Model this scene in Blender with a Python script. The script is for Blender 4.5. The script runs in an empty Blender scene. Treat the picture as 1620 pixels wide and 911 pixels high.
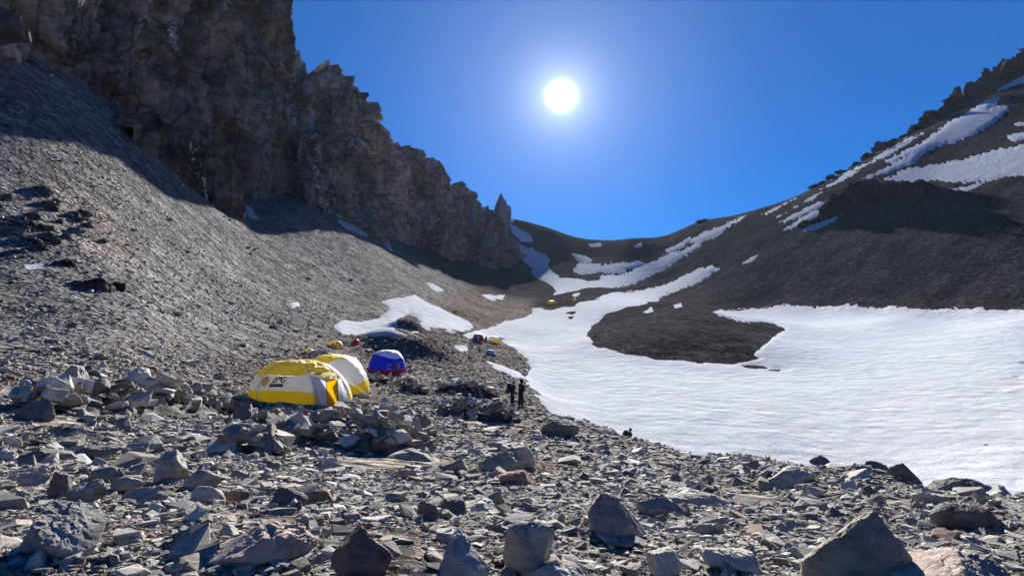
import bpy, bmesh, math, random
import numpy as np
from mathutils import Vector, Matrix, Euler

random.seed(7)
RNG = np.random.default_rng(7)
SC = bpy.context.scene
COL = SC.collection

# ------------------------------------------------------------------ camera
F = 1056.0                    # focal length in pixels of the 1620 px wide photograph
CX, CY = 810.0, 455.5
CAMZ = 1.7
cam_d = bpy.data.cameras.new('camera')
cam_d.sensor_width = 36.0
cam_d.lens = 36.0 * F / 1620.0
cam_d.clip_start = 0.05
cam_d.clip_end = 8000.0
cam = bpy.data.objects.new('camera', cam_d)
cam.location = (0, 0, CAMZ)
cam.rotation_euler = (math.radians(90), 0, 0)
COL.objects.link(cam)
SC.camera = cam

# ------------------------------------------------------------------ sky and sun
SUN_AZ = math.atan2(888 - CX, F)                    # to the right of the view axis
SUN_EL = math.atan2(CY - 152, math.hypot(888 - CX, F))
SUN_DIR = Vector((math.sin(SUN_AZ) * math.cos(SUN_EL), math.cos(SUN_AZ) * math.cos(SUN_EL), math.sin(SUN_EL)))
world = bpy.data.worlds.new('World')
SC.world = world
world.use_nodes = True
wn, wl = world.node_tree.nodes, world.node_tree.links
for n in list(wn):
    wn.remove(n)
w_out = wn.new('ShaderNodeOutputWorld')
sky = wn.new('ShaderNodeTexSky')
sky.sky_type = 'NISHITA'
sky.sun_disc = False
sky.sun_elevation = SUN_EL
sky.sun_rotation = SUN_AZ
sky.altitude = 4800.0
sky.air_density = 0.8
sky.dust_density = 0.0
sky.ozone_density = 6.0
hsv = wn.new('ShaderNodeHueSaturation')
hsv.inputs['Saturation'].default_value = 1.5
hsv.inputs['Hue'].default_value = 0.5
gam = wn.new('ShaderNodeGamma'); gam.inputs['Gamma'].default_value = 0.6
wl.new(sky.outputs[0], gam.inputs['Color'])
wl.new(gam.outputs[0], hsv.inputs['Color'])
bg_sky = wn.new('ShaderNodeBackground')
bg_sky.inputs['Strength'].default_value = 0.05
deep = wn.new('ShaderNodeMix'); deep.data_type = 'RGBA'; deep.blend_type = 'MULTIPLY'
deep.inputs[0].default_value = 1.0
deep.inputs[7].default_value = (0.20, 0.90, 1.30, 1)          # the deep blue of thin high-altitude air
wl.new(hsv.outputs[0], deep.inputs[6])
wl.new(deep.outputs[2], bg_sky.inputs['Color'])
# the sun's disc and the aureole of bright air round it, by angle from the sun in the world
tc = wn.new('ShaderNodeTexCoord')
dotn = wn.new('ShaderNodeVectorMath'); dotn.operation = 'DOT_PRODUCT'
nrm = wn.new('ShaderNodeVectorMath'); nrm.operation = 'NORMALIZE'
wl.new(tc.outputs['Generated'], nrm.inputs[0])
wl.new(nrm.outputs[0], dotn.inputs[0])
dotn.inputs[1].default_value = SUN_DIR
def wmath(op, a, b=None, c=None):
    m = wn.new('ShaderNodeMath'); m.operation = op
    for k, v in enumerate((a, b, c)):
        if v is None:
            continue
        if isinstance(v, (int, float)):
            m.inputs[k].default_value = v
        else:
            wl.new(v, m.inputs[k])
    return m.outputs[0]
ang = wmath('ARCCOSINE', wmath('MINIMUM', dotn.outputs['Value'], 0.9999999))     # radians from the sun
def glow(width, amp, power=1.0):
    q = wmath('POWER', wmath('DIVIDE', ang, width), power)
    return wmath('MULTIPLY', wmath('EXPONENT', wmath('MULTIPLY', q, -1.0)), amp)
halo = wmath('ADD', glow(0.0125, 4.0, 2.2), wmath('ADD', glow(0.026, 0.34), wmath('ADD', glow(0.085, 0.065), glow(0.20, 0.035, 2.0))))
bg_sun = wn.new('ShaderNodeBackground')
bg_sun.inputs['Color'].default_value = (0.86, 0.93, 1.0, 1)
wl.new(halo, bg_sun.inputs['Strength'])
addw = wn.new('ShaderNodeAddShader')
wl.new(bg_sky.outputs[0], addw.inputs[0])
wl.new(bg_sun.outputs[0], addw.inputs[1])
wl.new(addw.outputs[0], w_out.inputs['Surface'])

sun_l = bpy.data.lights.new('sun', 'SUN')
sun_l.energy = 5.0
sun_l.angle = math.radians(0.5)
sun_l.color = (1.0, 0.97, 0.925)
sun_o = bpy.data.objects.new('sun', sun_l)
sun_o.rotation_euler = SUN_DIR.to_track_quat('Z', 'Y').to_euler()
sun_o.location = (60, 800, 260)
COL.objects.link(sun_o)
SC.view_settings.view_transform = 'Standard'
SC.view_settings.look = 'None'
SC.view_settings.gamma = 1.0
SC.view_settings.exposure = 1.85
SC.cycles.max_bounces = 6

# ------------------------------------------------------------------ helpers
def P(px, py, d):
    """photo pixel + distance along the view axis -> world point"""
    return np.array(((px - CX) / F * d, d, CAMZ - (py - CY) / F * d))

def hash3(ix, iy, iz, seed):
    h = (ix.astype(np.int64) * 73856093) ^ (iy.astype(np.int64) * 19349663) ^ (iz.astype(np.int64) * 83492791) ^ (seed * 2654435761)
    h = (h ^ (h >> 13)) * 1274126177 & 0x7fffffff
    h = (h ^ (h >> 16)) * 2246822519 & 0x7fffffff
    return (h ^ (h >> 15)) & 0x7fffffff

def rnd3(ix, iy, iz, seed):
    return hash3(ix, iy, iz, seed) / float(0x7fffffff)

def vnoise(p, seed=0):
    """gradient noise, about -1..1, at points p (n,3)"""
    f0 = np.floor(p)
    i = f0.astype(np.int64)
    f = p - f0
    u = f * f * f * (f * (f * 6 - 15) + 10)
    out = 0.0
    for dx in (0, 1):
        wx = u[:, 0] if dx else 1 - u[:, 0]
        for dy in (0, 1):
            wy = u[:, 1] if dy else 1 - u[:, 1]
            for dz in (0, 1):
                wz = u[:, 2] if dz else 1 - u[:, 2]
                h = hash3(i[:, 0] + dx, i[:, 1] + dy, i[:, 2] + dz, seed)
                gx = ((h & 1023) / 511.5 - 1); gy = (((h >> 10) & 1023) / 511.5 - 1); gz = (((h >> 20) & 1023) / 511.5 - 1)
                out = out + wx * wy * wz * (gx * (f[:, 0] - dx) + gy * (f[:, 1] - dy) + gz * (f[:, 2] - dz))
    return out * 1.6

def fbm(p, octaves=4, seed=0, gain=0.5, lac=2.03):
    a, s, out = 1.0, 1.0, 0.0
    for k in range(octaves):
        out = out + a * vnoise(p * s + 17.3 * k, seed + k)
        a *= gain; s *= lac
    return out

def facets(p, seed=0, tilt=1.0):
    """cellular facets: every cell is a tilted flat face with its own offset, so cell borders read as cracks and ledges"""
    i0 = np.floor(p).astype(np.int64)
    best = np.full(len(p), 1e9); sec = np.full(len(p), 1e9); val = np.zeros(len(p))
    for dx in (-1, 0, 1):
        for dy in (-1, 0, 1):
            for dz in (-1, 0, 1):
                c = i0 + np.array((dx, dy, dz))
                a, b, cc = c[:, 0], c[:, 1], c[:, 2]
                q = c + np.stack((rnd3(a, b, cc, seed), rnd3(a, b, cc, seed + 1), rnd3(a, b, cc, seed + 2)), 1)
                dv = p - q
                d = (dv ** 2).sum(1)
                g = np.stack((rnd3(a, b, cc, seed + 3), rnd3(a, b, cc, seed + 4), rnd3(a, b, cc, seed + 5)), 1) * 2 - 1
                v = (dv * g).sum(1) * tilt + rnd3(a, b, cc, seed + 6) * 0.9 - 0.45
                m = d < best
                sec = np.where(m, best, np.minimum(sec, d))
                val = np.where(m, v, val)
                best = np.where(m, d, best)
    return val, np.sqrt(sec) - np.sqrt(best)

def mesh_from(name, verts, faces, smooth=False):
    """fast numpy mesh; faces is an (n,3) or (n,4) int array"""
    verts = np.asarray(verts, dtype=np.float32); faces = np.asarray(faces, dtype=np.int32)
    me = bpy.data.meshes.new(name)
    nf, k = faces.shape
    me.vertices.add(len(verts)); me.vertices.foreach_set('co', verts.ravel())
    me.loops.add(nf * k); me.loops.foreach_set('vertex_index', faces.ravel())
    me.polygons.add(nf)
    me.polygons.foreach_set('loop_start', np.arange(0, nf * k, k, dtype=np.int32))
    me.polygons.foreach_set('use_smooth', np.full(nf, smooth, dtype=bool))
    me.update(calc_edges=True)
    return me

def add_obj(name, me, mat=None, parent=None, loc=None, rot=None, scale=None):
    o = bpy.data.objects.new(name, me)
    if mat is not None and me is not None and len(me.materials) == 0:
        me.materials.append(mat)
    if parent is not None:
        o.parent = parent
    if loc is not None: o.location = loc
    if rot is not None: o.rotation_euler = rot
    if scale is not None: o.scale = scale
    COL.objects.link(o)
    return o

def tag(o, label=None, cat=None, group=None, kind=None):
    if label: o['label'] = label
    if cat: o['category'] = cat
    if group: o['group'] = group
    if kind: o['kind'] = kind
    return o

def empty(name, loc, rz=0.0):
    o = bpy.data.objects.new(name, None)
    o.empty_display_size = 0.3
    o.location = loc; o.rotation_euler = (0, 0, rz)
    COL.objects.link(o)
    return o

# ------------------------------------------------------------------ materials
class NT:
    def __init__(self, name):
        self.m = bpy.data.materials.new(name); self.m.use_nodes = True
        self.t = self.m.node_tree; self.n = self.t.nodes; self.l = self.t.links
        self.b = self.n['Principled BSDF']
        self.out = self.n['Material Output']
    def new(self, kind, **kw):
        n = self.n.new(kind)
        for k, v in kw.items():
            setattr(n, k, v)
        return n
    def set(self, sock, v):
        if isinstance(v, (int, float)):
            sock.default_value = v
        elif isinstance(v, (tuple, list)):
            sock.default_value = tuple(v) + ((1,) if len(v) == 3 and sock.type == 'RGBA' else ())
        else:
            self.l.new(v, sock)
    def pos(self):
        return self.new('ShaderNodeNewGeometry').outputs['Position']
    def objpos(self):
        return self.new('ShaderNodeTexCoord').outputs['Object']
    def mapping(self, vec, scale=(1, 1, 1), rot=(0, 0, 0)):
        m = self.new('ShaderNodeMapping')
        m.inputs['Scale'].default_value = scale; m.inputs['Rotation'].default_value = rot
        self.l.new(vec, m.inputs['Vector'])
        return m.outputs[0]
    def noise(self, vec, scale, detail=4, rough=0.55, dist=0.0):
        n = self.new('ShaderNodeTexNoise')
        n.inputs['Scale'].default_value = scale; n.inputs['Detail'].default_value = detail
        n.inputs['Roughness'].default_value = rough; n.inputs['Distortion'].default_value = dist
        self.l.new(vec, n.inputs['Vector'])
        return n.outputs[0]
    def voro(self, vec, scale, feature='F1'):
        n = self.new('ShaderNodeTexVoronoi'); n.feature = feature
        n.inputs['Scale'].default_value = scale
        self.l.new(vec, n.inputs['Vector'])
        return n
    def ramp(self, fac, stops):
        r = self.new('ShaderNodeValToRGB')
        e = r.color_ramp.elements
        while len(e) < len(stops):
            e.new(0.5)
        for k, (p, c) in enumerate(stops):
            e[k].position = p
            e[k].color = (c, c, c, 1) if isinstance(c, (int, float)) else tuple(c) + (1,)
        self.l.new(fac, r.inputs[0])
        return r.outputs[0]
    def mix(self, fac, a, b, mode='MIX'):
        m = self.new('ShaderNodeMix', data_type='RGBA', blend_type=mode)
        self.set(m.inputs[0], fac); self.set(m.inputs[6], a); self.set(m.inputs[7], b)
        return m.outputs[2]
    def math(self, op, a, b=0.0, c=None):
        m = self.new('ShaderNodeMath', operation=op)
        self.set(m.inputs[0], a); self.set(m.inputs[1], b)
        if c is not None: self.set(m.inputs[2], c)
        return m.outputs[0]
    def bump(self, height, strength, dist, normal=None):
        b = self.new('ShaderNodeBump')
        b.inputs['Strength'].default_value = strength; b.inputs['Distance'].default_value = dist
        self.l.new(height, b.inputs['Height'])
        if normal is not None: self.l.new(normal, b.inputs['Normal'])
        return b.outputs[0]
    def done(self, color=None, rough=None, normal=None, spec=None):
        if color is not None: self.set(self.b.inputs['Base Color'], color)
        if rough is not None: self.set(self.b.inputs['Roughness'], rough)
        if normal is not None: self.l.new(normal, self.b.inputs['Normal'])
        if spec is not None: self.set(self.b.inputs['Specular IOR Level'], spec)
        return self.m

def mat_ground():
    t = NT('scree_ground')
    p = t.pos()
    tint = t.new('ShaderNodeAttribute', attribute_name='tint').outputs['Color']
    far = t.new('ShaderNodeAttribute', attribute_name='grain').outputs['Fac']     # 0 fine debris .. 1 coarse slope
    def cells(scale):
        v = t.voro(p, scale)
        sep = t.new('ShaderNodeSeparateColor'); t.l.new(v.outputs['Color'], sep.inputs[0])
        return sep.outputs[0], v.outputs['Distance']
    c1, d1 = cells(9.0); c2, d2 = cells(2.4); c3, d3 = cells(0.8)
    fine = t.math('ADD', t.math('MULTIPLY', c1, 0.55), t.math('MULTIPLY', c2, 0.45))
    coarse = t.math('ADD', t.math('MULTIPLY', c2, 0.5), t.math('MULTIPLY', c3, 0.5))
    f = t.new('ShaderNodeMix'); t.set(f.inputs[0], far); t.set(f.inputs[2], fine); t.set(f.inputs[3], coarse)
    speck = t.ramp(f.outputs[0], [(0.15, 0.40), (0.45, 0.80), (0.65, 1.15), (0.85, 1.8)])
    big = t.ramp(t.noise(p, 0.06, 6, 0.6), [(0.3, 0.72), (0.55, 1.0), (0.75, 1.25)])
    # fall-line streaks of the slopes
    st = t.new('ShaderNodeAttribute', attribute_name='fall').outputs['Vector']
    streak = t.ramp(t.noise(st, 1.0, 5, 0.65), [(0.3, 0.62), (0.5, 1.0), (0.72, 1.32)])
    col = t.mix(1.0, tint, speck, 'MULTIPLY')
    col = t.mix(1.0, col, big, 'MULTIPLY')
    col = t.mix(0.9, col, streak, 'MULTIPLY')
    red = t.ramp(t.noise(p, 0.35, 4), [(0.52, 0.0), (0.74, 0.4)])
    col = t.mix(red, col, t.mix(1.0, col, (1.25, 0.93, 0.78), 'MULTIPLY'))
    n1 = t.bump(d1, 0.5, 0.05)
    n2 = t.bump(d2, 1.0, 0.4, n1)
    n3 = t.bump(d3, 0.7, 0.6, n2)
    n4 = t.bump(t.noise(p, 0.9, 8, 0.7), 0.7, 0.5, n3)
    return t.done(col, 1.0, n4, 0.0)

def mat_snow():
    t = NT('old_snow')
    p = t.pos()
    q = t.mapping(p, (0.35, 1.0, 1.0), (0, 0, 0.25))
    col = t.ramp(t.noise(q, 0.5, 7, 0.65), [(0.28, (0.36, 0.38, 0.41)), (0.5, (0.47, 0.49, 0.52)), (0.75, (0.56, 0.58, 0.61))])
    dirt = t.ramp(t.noise(t.mapping(p, (0.5, 1, 1), (0, 0, 0.4)), 0.16, 9, 0.78), [(0.56, 0.0), (0.72, 0.5)])
    col = t.mix(dirt, col, (0.42, 0.41, 0.42))
    m1 = t.ramp(t.noise(p, 0.07, 5, 0.6), [(0.35, 0.15), (0.62, 1.0)])
    m2 = t.ramp(t.noise(t.mapping(p, (1, 1, 1), (0.3, 0, 1.0)), 0.05, 5, 0.6), [(0.38, 0.1), (0.6, 1.0)])
    cups = t.voro(t.mapping(t.mix(0.3, p, t.noise(p, 0.5, 4, 0.6), 'ADD'), (0.9, 0.8, 1.0), (0, 0, 0.3)), 0.8, 'SMOOTH_F1').outputs['Distance']
    n = t.bump(t.math('MULTIPLY', cups, m1), 0.6, 0.5)
    n = t.bump(t.math('MULTIPLY', t.noise(t.mapping(p, (1.0, 0.8, 1), (0, 0, 0.5)), 0.55, 9, 0.78, 1.2), m2), 0.5, 0.5, n)
    n = t.bump(t.noise(p, 0.35, 9, 0.76, 0.8), 0.3, 0.5, n)
    n = t.bump(t.noise(p, 2.6, 6, 0.72, 0.5), 0.75, 0.2, n)
    t.b.inputs['Subsurface Weight'].default_value = 0.0
    return t.done(col, 1.0, n, 0.0)

def mat_rock(name, dark, light, band=0.75, scale=1.0, zs=0.55, bump=0.6, warm=None):
    t = NT(name)
    p = t.pos()
    q = t.mapping(p, (1, 1, zs), (0.35, 0.3, 0.0))
    a = t.noise(q, 0.06 * scale, 9, 0.66, 0.6)
    b = t.noise(q, 0.5 * scale, 8, 0.7, 0.4)
    s = t.math('ADD', t.math('MULTIPLY', a, 0.6), t.math('MULTIPLY', b, 0.4))
    col = t.ramp(s, [(0.36, tuple(0.55 * x for x in dark)), (0.47, dark), (0.54, tuple((x + y) / 2 for x, y in zip(dark, light))), (0.63, light)])
    if warm:
        w = t.ramp(t.noise(p, 0.035 * scale, 4, 0.6), [(0.48, 0.0), (0.66, 0.85)])
        col = t.mix(w, col, t.mix(1.0, col, warm, 'MULTIPLY'))
    lay = t.noise(t.mapping(p, (0.5, 0.5, 2.2), (0.5, 0.45, 0.2)), 0.25 * scale, 7, 0.7, 0.5)
    col = t.mix(band, col, t.ramp(lay, [(0.38, 0.45), (0.5, 1.0), (0.62, 1.5)]), 'MULTIPLY')
    ck = t.voro(t.mix(0.25, q, t.noise(q, 0.12 * scale, 5, 0.6), 'ADD'), 0.13 * scale, 'DISTANCE_TO_EDGE').outputs['Distance']
    col = t.mix(1.0, col, t.ramp(ck, [(0.0, 0.35), (0.05, 1.0)]), 'MULTIPLY')  # dark cracks; the strong tone contrast here stands in for weak relief shading
    n = t.bump(lay, bump, 1.4 / scale)
    n = t.bump(t.noise(q, 1.2 * scale, 8, 0.7), bump, 0.6 / scale, n)
    return t.done(col, 1.0, n, 0.05)

M_GROUND = mat_ground()
M_SNOW = mat_snow()
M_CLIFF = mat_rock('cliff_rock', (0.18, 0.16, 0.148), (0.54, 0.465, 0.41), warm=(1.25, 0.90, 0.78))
M_CLIFF_LEFT = mat_rock('shaded_brown_cliff_rock', (0.125, 0.11, 0.10), (0.40, 0.345, 0.30), warm=(1.2, 0.92, 0.82))  # cliff rock darkened, the left wall's shade put into the colour
M_CLIFF_RED = mat_rock('reddish_cliff_rock', (0.22, 0.17, 0.145), (0.66, 0.49, 0.39), warm=(1.3, 0.85, 0.72))
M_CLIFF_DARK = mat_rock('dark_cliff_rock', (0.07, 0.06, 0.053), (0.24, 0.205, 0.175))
M_OUTCROP = mat_rock('grey_outcrop_rock', (0.075, 0.07, 0.064), (0.26, 0.245, 0.22), scale=2.0)
M_CRAG = mat_rock('dark_crag_rock', (0.018, 0.016, 0.016), (0.062, 0.054, 0.05), scale=1.3)
M_SPIRE = mat_rock('pale_spire_rock', (0.2, 0.18, 0.17), (0.38, 0.34, 0.31), scale=0.8)

# ------------------------------------------------------------------ terrain
# knots (photo column: [(distance, photo row) ...]); hidden ground is given by height (z relative to the eye) as ('z', d, z)
TAB = {
    -420: [(4, 911), (9, 690), (20, 570), (34, 470), (50, 330), (72, 130), (95, 0)],
    0:    [(4, 911), (7, 775), (16, 645), (26, 570), (40, 500), (55, 400), (70, 300), (88, 200), (106, 100), (150, 40)],
    200:  [(4, 911), (7, 785), (14, 690), (22, 635), (34, 560), (48, 500), (72, 400), (100, 300), (138, 192), (190, 150)],
    370:  [(4, 911), (7, 790), (15, 695), (30, 645), (44, 592), (58, 540), (75, 500), (105, 430), (150, 352), (200, 320)],
    460:  [(4, 911), (7.2, 790), (16, 700), (33, 645), (50, 580), (68, 540), (90, 500), (120, 450), (160, 390), (205, 325), (260, 310)],
    540:  [(4, 911), (7.4, 790), (18, 700), (35, 642), (52, 592), (76, 546), (100, 515), (135, 470), (175, 420), (235, 352), (300, 340)],
    640:  [(4, 911), (7.5, 790), (19, 700), (38, 640), (62, 592), (92, 545), (112, 515), (150, 480), (220, 440), (310, 400), (390, 372), (450, 365)],
    720:  [(4.2, 911), (7.6, 795), (18, 708), (40, 642), (68, 592), (98, 550), (128, 520), (170, 490), (260, 460), (380, 428), (500, 400), (600, 390)],
    800:  [(4.4, 911), (7.8, 800), (17, 720), (38, 650), (60, 606), (78, 582), (106, 572), (147, 540), (215, 502), (290, 481), (380, 466), (480, 447), (550, 425), (630, 385), (700, 347)],
    870:  [(4.6, 911), (8, 805), (15, 738), (27, 675), (34, 655), ('z', 44, -9.8), (75, 621), (118, 560), (175, 521), (290, 481), (400, 464), (500, 440), (600, 400), (670, 372), (700, 361)],
    950:  [(4.8, 911), (8, 810), (16, 738), (26, 697), (35, 678), ('z', 46, -11.0), (64, 648), (86, 600), (127, 551), (195, 512), (260, 482), (400, 455), (500, 430), (590, 402), (670, 379)],
    1050: [(4.8, 911), (8, 815), (15, 757), (22, 722), (28, 705), ('z', 38, -10.6), (53, 688), (87, 600), (112, 569), (150, 522), (230, 480)],
    1200: [(4.8, 911), (8, 820), (13, 770), (20, 724), ('z', 29, -10.0), (51, 700), (104, 581), (140, 540), (205, 505)],
    1400: [(4.6, 911), (7, 842), (11, 775), (14.5, 747), ('z', 21, -8.6), (37, 790), (85, 601), (150, 536), (200, 508)],
    1620: [(4.4, 911), (6.5, 848), (10, 788), ('z', 15, -6.6), (31, 805), (80, 598), (130, 536), (168, 508)],
    2050: [(4.4, 911), (8, 800), ('z', 15, -6.6), (30, 800), (70, 600), (110, 540)],
}
pts = []
for px, lst in TAB.items():
    for k in lst:
        if k[0] == 'z':
            x, y, z = (px - CX) / F * k[1], k[1], CAMZ + k[2]
        else:
            x, y, z = P(px, k[1], k[0])
        pts.append((x, y, z))
# the right-hand mountainside is close to one plane: z = -6 + .50 (x-153) + .15 (y-200) about the eye
RIDGE = {1050: 378, 1100: 352, 1200: 331, 1300: 290, 1400: 232, 1500: 180, 1620: 114, 1800: 10, 2050: -130}
for px, rp in RIDGE.items():
    for py in [486, 445, 400, 350, 300, 240, 180, 120, 60, 0, -80]:
        if px <= 1100 and py > 470: continue
        if py < rp + 12: continue
        a, b = (px - CX) / F, (CY - py) / F
        y = 112.5 / (0.50 * a + 0.15 - b)
        pts.append(tuple(P(px, py, y)))
    a, b = (px - CX) / F, (CY - rp) / F
    y = 112.5 / (0.50 * a + 0.15 - b)
    q = P(px, rp, y); pts.append(tuple(q))
    pts.append((q[0] * 1.25, q[1] * 1.25, q[2] * 1.12 - 6))
# far side of the other skylines
for px, d, py in [(800, 900, 375), (870, 900, 398), (950, 850, 412), (1000, 600, 377), (1000, 800, 410), (640, 900, 400), (300, 600, 200), (0, 500, 60)]:
    pts.append(tuple(P(px, py, d)))
# ground round and behind the camera, out of the picture
for th in (-180, -140, -100, -75, 75, 100, 140, 180):
    for r, z in ((1.0, 0.02), (5, 0.0), (30, -2.0), (200, 10), (900, 90)):
        pts.append((r * math.sin(math.radians(th)), r * math.cos(math.radians(th)), z))
for px in (0, 400, 800, 1200, 1620):
    pts.append(tuple(np.array(P(px, 911, 4.3)) * np.array((0.3, 0.3, 0)) + np.array((0, 0, 0.0))))
pts = np.array(pts)
TS = 3.0
def polar(x, y):
    return np.arctan2(x, y) * TS, np.log(np.hypot(x, y))
pu, pv = polar(pts[:, 0], pts[:, 1])
pw = (pts[:, 2] - CAMZ) / np.hypot(pts[:, 0], pts[:, 1])
def tk(d2):
    return 0.5 * d2 * np.log(d2 + 1e-12)
npt = len(pts)
A = np.zeros((npt + 3, npt + 3))
d2 = (pu[:, None] - pu[None]) ** 2 + (pv[:, None] - pv[None]) ** 2
A[:npt, :npt] = tk(d2) + np.eye(npt) * 0.004
A[:npt, npt] = 1; A[:npt, npt + 1] = pu; A[:npt, npt + 2] = pv
A[npt:, :npt] = A[:npt, npt:].T
W = np.linalg.solve(A, np.concatenate((pw, np.zeros(3))))
# coarse table of the smooth surface, sampled bilinearly afterwards
CT = np.linspace(-math.pi, math.pi, 720) * TS
CL = np.linspace(math.log(0.8), math.log(1700.0), 420)
gu, gv = np.meshgrid(CT, CL, indexing='ij')
gu, gv = gu.ravel(), gv.ravel()
base_w = W[npt] + W[npt + 1] * gu + W[npt + 2] * gv
for s in range(0, len(gu), 20000):
    e = s + 20000
    base_w[s:e] += tk((gu[s:e, None] - pu[None]) ** 2 + (gv[s:e, None] - pv[None]) ** 2) @ W[:npt]
base_w = base_w.reshape(len(CT), len(CL))
def hsmooth(x, y):
    u, v = polar(x, y)
    fu = np.clip((u - CT[0]) / (CT[1] - CT[0]), 0, len(CT) - 1.001); fv = np.clip((v - CL[0]) / (CL[1] - CL[0]), 0, len(CL) - 1.001)
    iu, iv = fu.astype(int), fv.astype(int)
    a, b = fu - iu, fv - iv
    w = (base_w[iu, iv] * (1 - a) * (1 - b) + base_w[iu + 1, iv] * a * (1 - b) + base_w[iu, iv + 1] * (1 - a) * b + base_w[iu + 1, iv + 1] * a * b)
    z = CAMZ + w * np.hypot(x, y)
    for bx, by, rx, ry, hh in BUMPS:
        z = z + hh * np.exp(-(((x - bx) / rx) ** 2 + ((y - by) / ry) ** 2) ** 1.5)
    return z
BUMPS = []
def first_hit(px, py, dmin=2.5, dmax=940.0):
    """walk along the ray of a photo pixel until it meets the ground; returns the world point"""
    d = np.exp(np.linspace(math.log(dmin), math.log(dmax), 1600))
    x = (px - CX) / F * d; z = CAMZ - (py - CY) / F * d
    g = hsmooth(x, d)
    k = np.argmax(z <= g)
    if z[k] > g[k]:
        k = len(d) - 1
    return np.array((x[k], d[k], g[k]))
def bump_at(px, py, rx, ry, h):
    q = first_hit(px, py)
    BUMPS.append((q[0], q[1], rx, ry, h))
bump_at(1090, 545, 20, 24, 2.2)          # dark moraine lobe in the snow
bump_at(775, 556, 8, 20, 1.5)            # island of debris with the far tents
bump_at(560, 690, 2.2, 1.5, 0.35)        # the mound under the large stone windbreak
bump_at(645, 556, 6.0, 8, 2.6)           # hummock behind the blue tent
bump_at(647, 522, 3.0, 5.0, 1.6)         # hummock standing in the snow patch

def rough(x, y, z):
    r = np.hypot(x, y)
    p = np.stack((x, y, z * 0.6), 1)
    out = np.zeros(len(x))
    for k, lam in enumerate((0.35, 0.8, 1.8, 4.2, 9.5, 22.0, 50.0)):
        q = lam / r
        w = np.clip((q - 0.012) / 0.02, 0, 1) * np.clip((0.16 - q) / 0.08, 0, 1)
        m = w > 0
        if m.any():
            out[m] += w[m] * lam * (0.06, 0.055, 0.045, 0.035, 0.03, 0.02, 0.02)[k] * np.where(x[m] > 40, 0.6, 1.0) * vnoise(p[m] / lam, 40 + k)
    return out

def inside_sd(poly, px, py):
    """signed distance in photo pixels to a polygon, positive inside"""
    poly = np.asarray(poly, float)
    n = len(poly)
    best = np.full(len(px), 1e9); ins = np.zeros(len(px), bool)
    for k in range(n):
        ax, ay = poly[k]; bx, by = poly[(k + 1) % n]
        ex, ey = bx - ax, by - ay
        tt = np.clip(((px - ax) * ex + (py - ay) * ey) / (ex * ex + ey * ey + 1e-9), 0, 1)
        best = np.minimum(best, np.hypot(px - ax - tt * ex, py - ay - tt * ey))
        c = ((ay > py) != (by > py)) & (px < (bx - ax) * (py - ay) / (by - ay + 1e-12) + ax)
        ins ^= c
    return np.where(ins, best, -best)

# grid: fine across the picture, coarse behind the camera
th_in = np.radians(np.linspace(-43, 43, 720))
th = np.concatenate((np.radians(np.linspace(-180, -44, 46)), th_in, np.radians(np.linspace(44, 180, 46))))
rr = np.concatenate((np.linspace(0.9, 3.3, 10), np.exp(np.linspace(math.log(3.5), math.log(950.0), 620))))
TH, RR = np.meshgrid(th, rr, indexing='ij')
GX = (np.sin(TH) * RR).ravel(); GY = (np.cos(TH) * RR).ravel()
GH = hsmooth(GX, GY)
GR = rough(GX, GY, GH)
NTH, NR = len(th), len(rr)
front = GY > 0.5
GPX = np.where(front, CX + F * GX / np.maximum(GY, 0.5), -9999); GPY = np.where(front, CY - F * (GH - CAMZ) / np.maximum(GY, 0.5), -9999)

def ground_z(x, y):
    x = np.atleast_1d(np.asarray(x, float)); y = np.atleast_1d(np.asarray(y, float))
    h = hsmooth(x, y)
    return h + rough(x, y, h)

# albedo of the debris by where it lies (the rock itself differs: grey scree left, brown moraine, dark volcanic slope right; the far pass's shade is put into its dark tint)
def lerp(a, b, t):
    return a + (b - a) * t
def sstep(a, b, x):
    t = np.clip((x - a) / (b - a), 0, 1)
    return t * t * (3 - 2 * t)
wob = vnoise(np.stack((GX, GY, GH), 1) / 14.0, 91) * 6
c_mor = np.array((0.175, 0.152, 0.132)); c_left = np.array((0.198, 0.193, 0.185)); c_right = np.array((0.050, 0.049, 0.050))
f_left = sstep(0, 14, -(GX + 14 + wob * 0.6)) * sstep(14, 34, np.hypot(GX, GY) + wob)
f_right = np.maximum(sstep(2, 16, GX + wob * 0.5) * sstep(70, 95, GY), sstep(260, 420, GY + wob * 3))  # second term: dark albedo in place of shade on the far pass
tint = c_mor[None] * np.ones((len(GX), 1))
tint = lerp(tint, c_left[None], f_left[:, None])
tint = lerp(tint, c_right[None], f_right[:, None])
# tawny sand pads levelled for tents
PADS = [((600, 730), 70, 14), ((420, 690), 60, 12), ((760, 630), 50, 8), ((790, 668), 60, 8), ((80, 665), 60, 10), ((700, 735), 40, 8)]
pad = np.zeros(len(GX))
for (qx, qy), ax, ay in PADS:
    pad = np.maximum(pad, sstep(1.25, 0.6, np.hypot((GPX - qx) / ax, (GPY - qy) / ay) + wob * 0.03))
pad *= (np.hypot(GX, GY) < 60)
tint = lerp(tint, np.array((0.30, 0.265, 0.225))[None], (pad * 0.8)[:, None])
# pinkish broken band low on the left scree
pk = sstep(1.2, 0.5, np.hypot((GPX - 130 - (GPY - 340) * 0.7) / 60, (GPY - 350) / 75) + wob * 0.06) * (GX < -20)
tint = lerp(tint, np.array((0.27, 0.225, 0.20))[None], (pk * 0.6)[:, None])
grain = np.clip((np.hypot(GX, GY) - 25) / 120, 0, 1)
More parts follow.
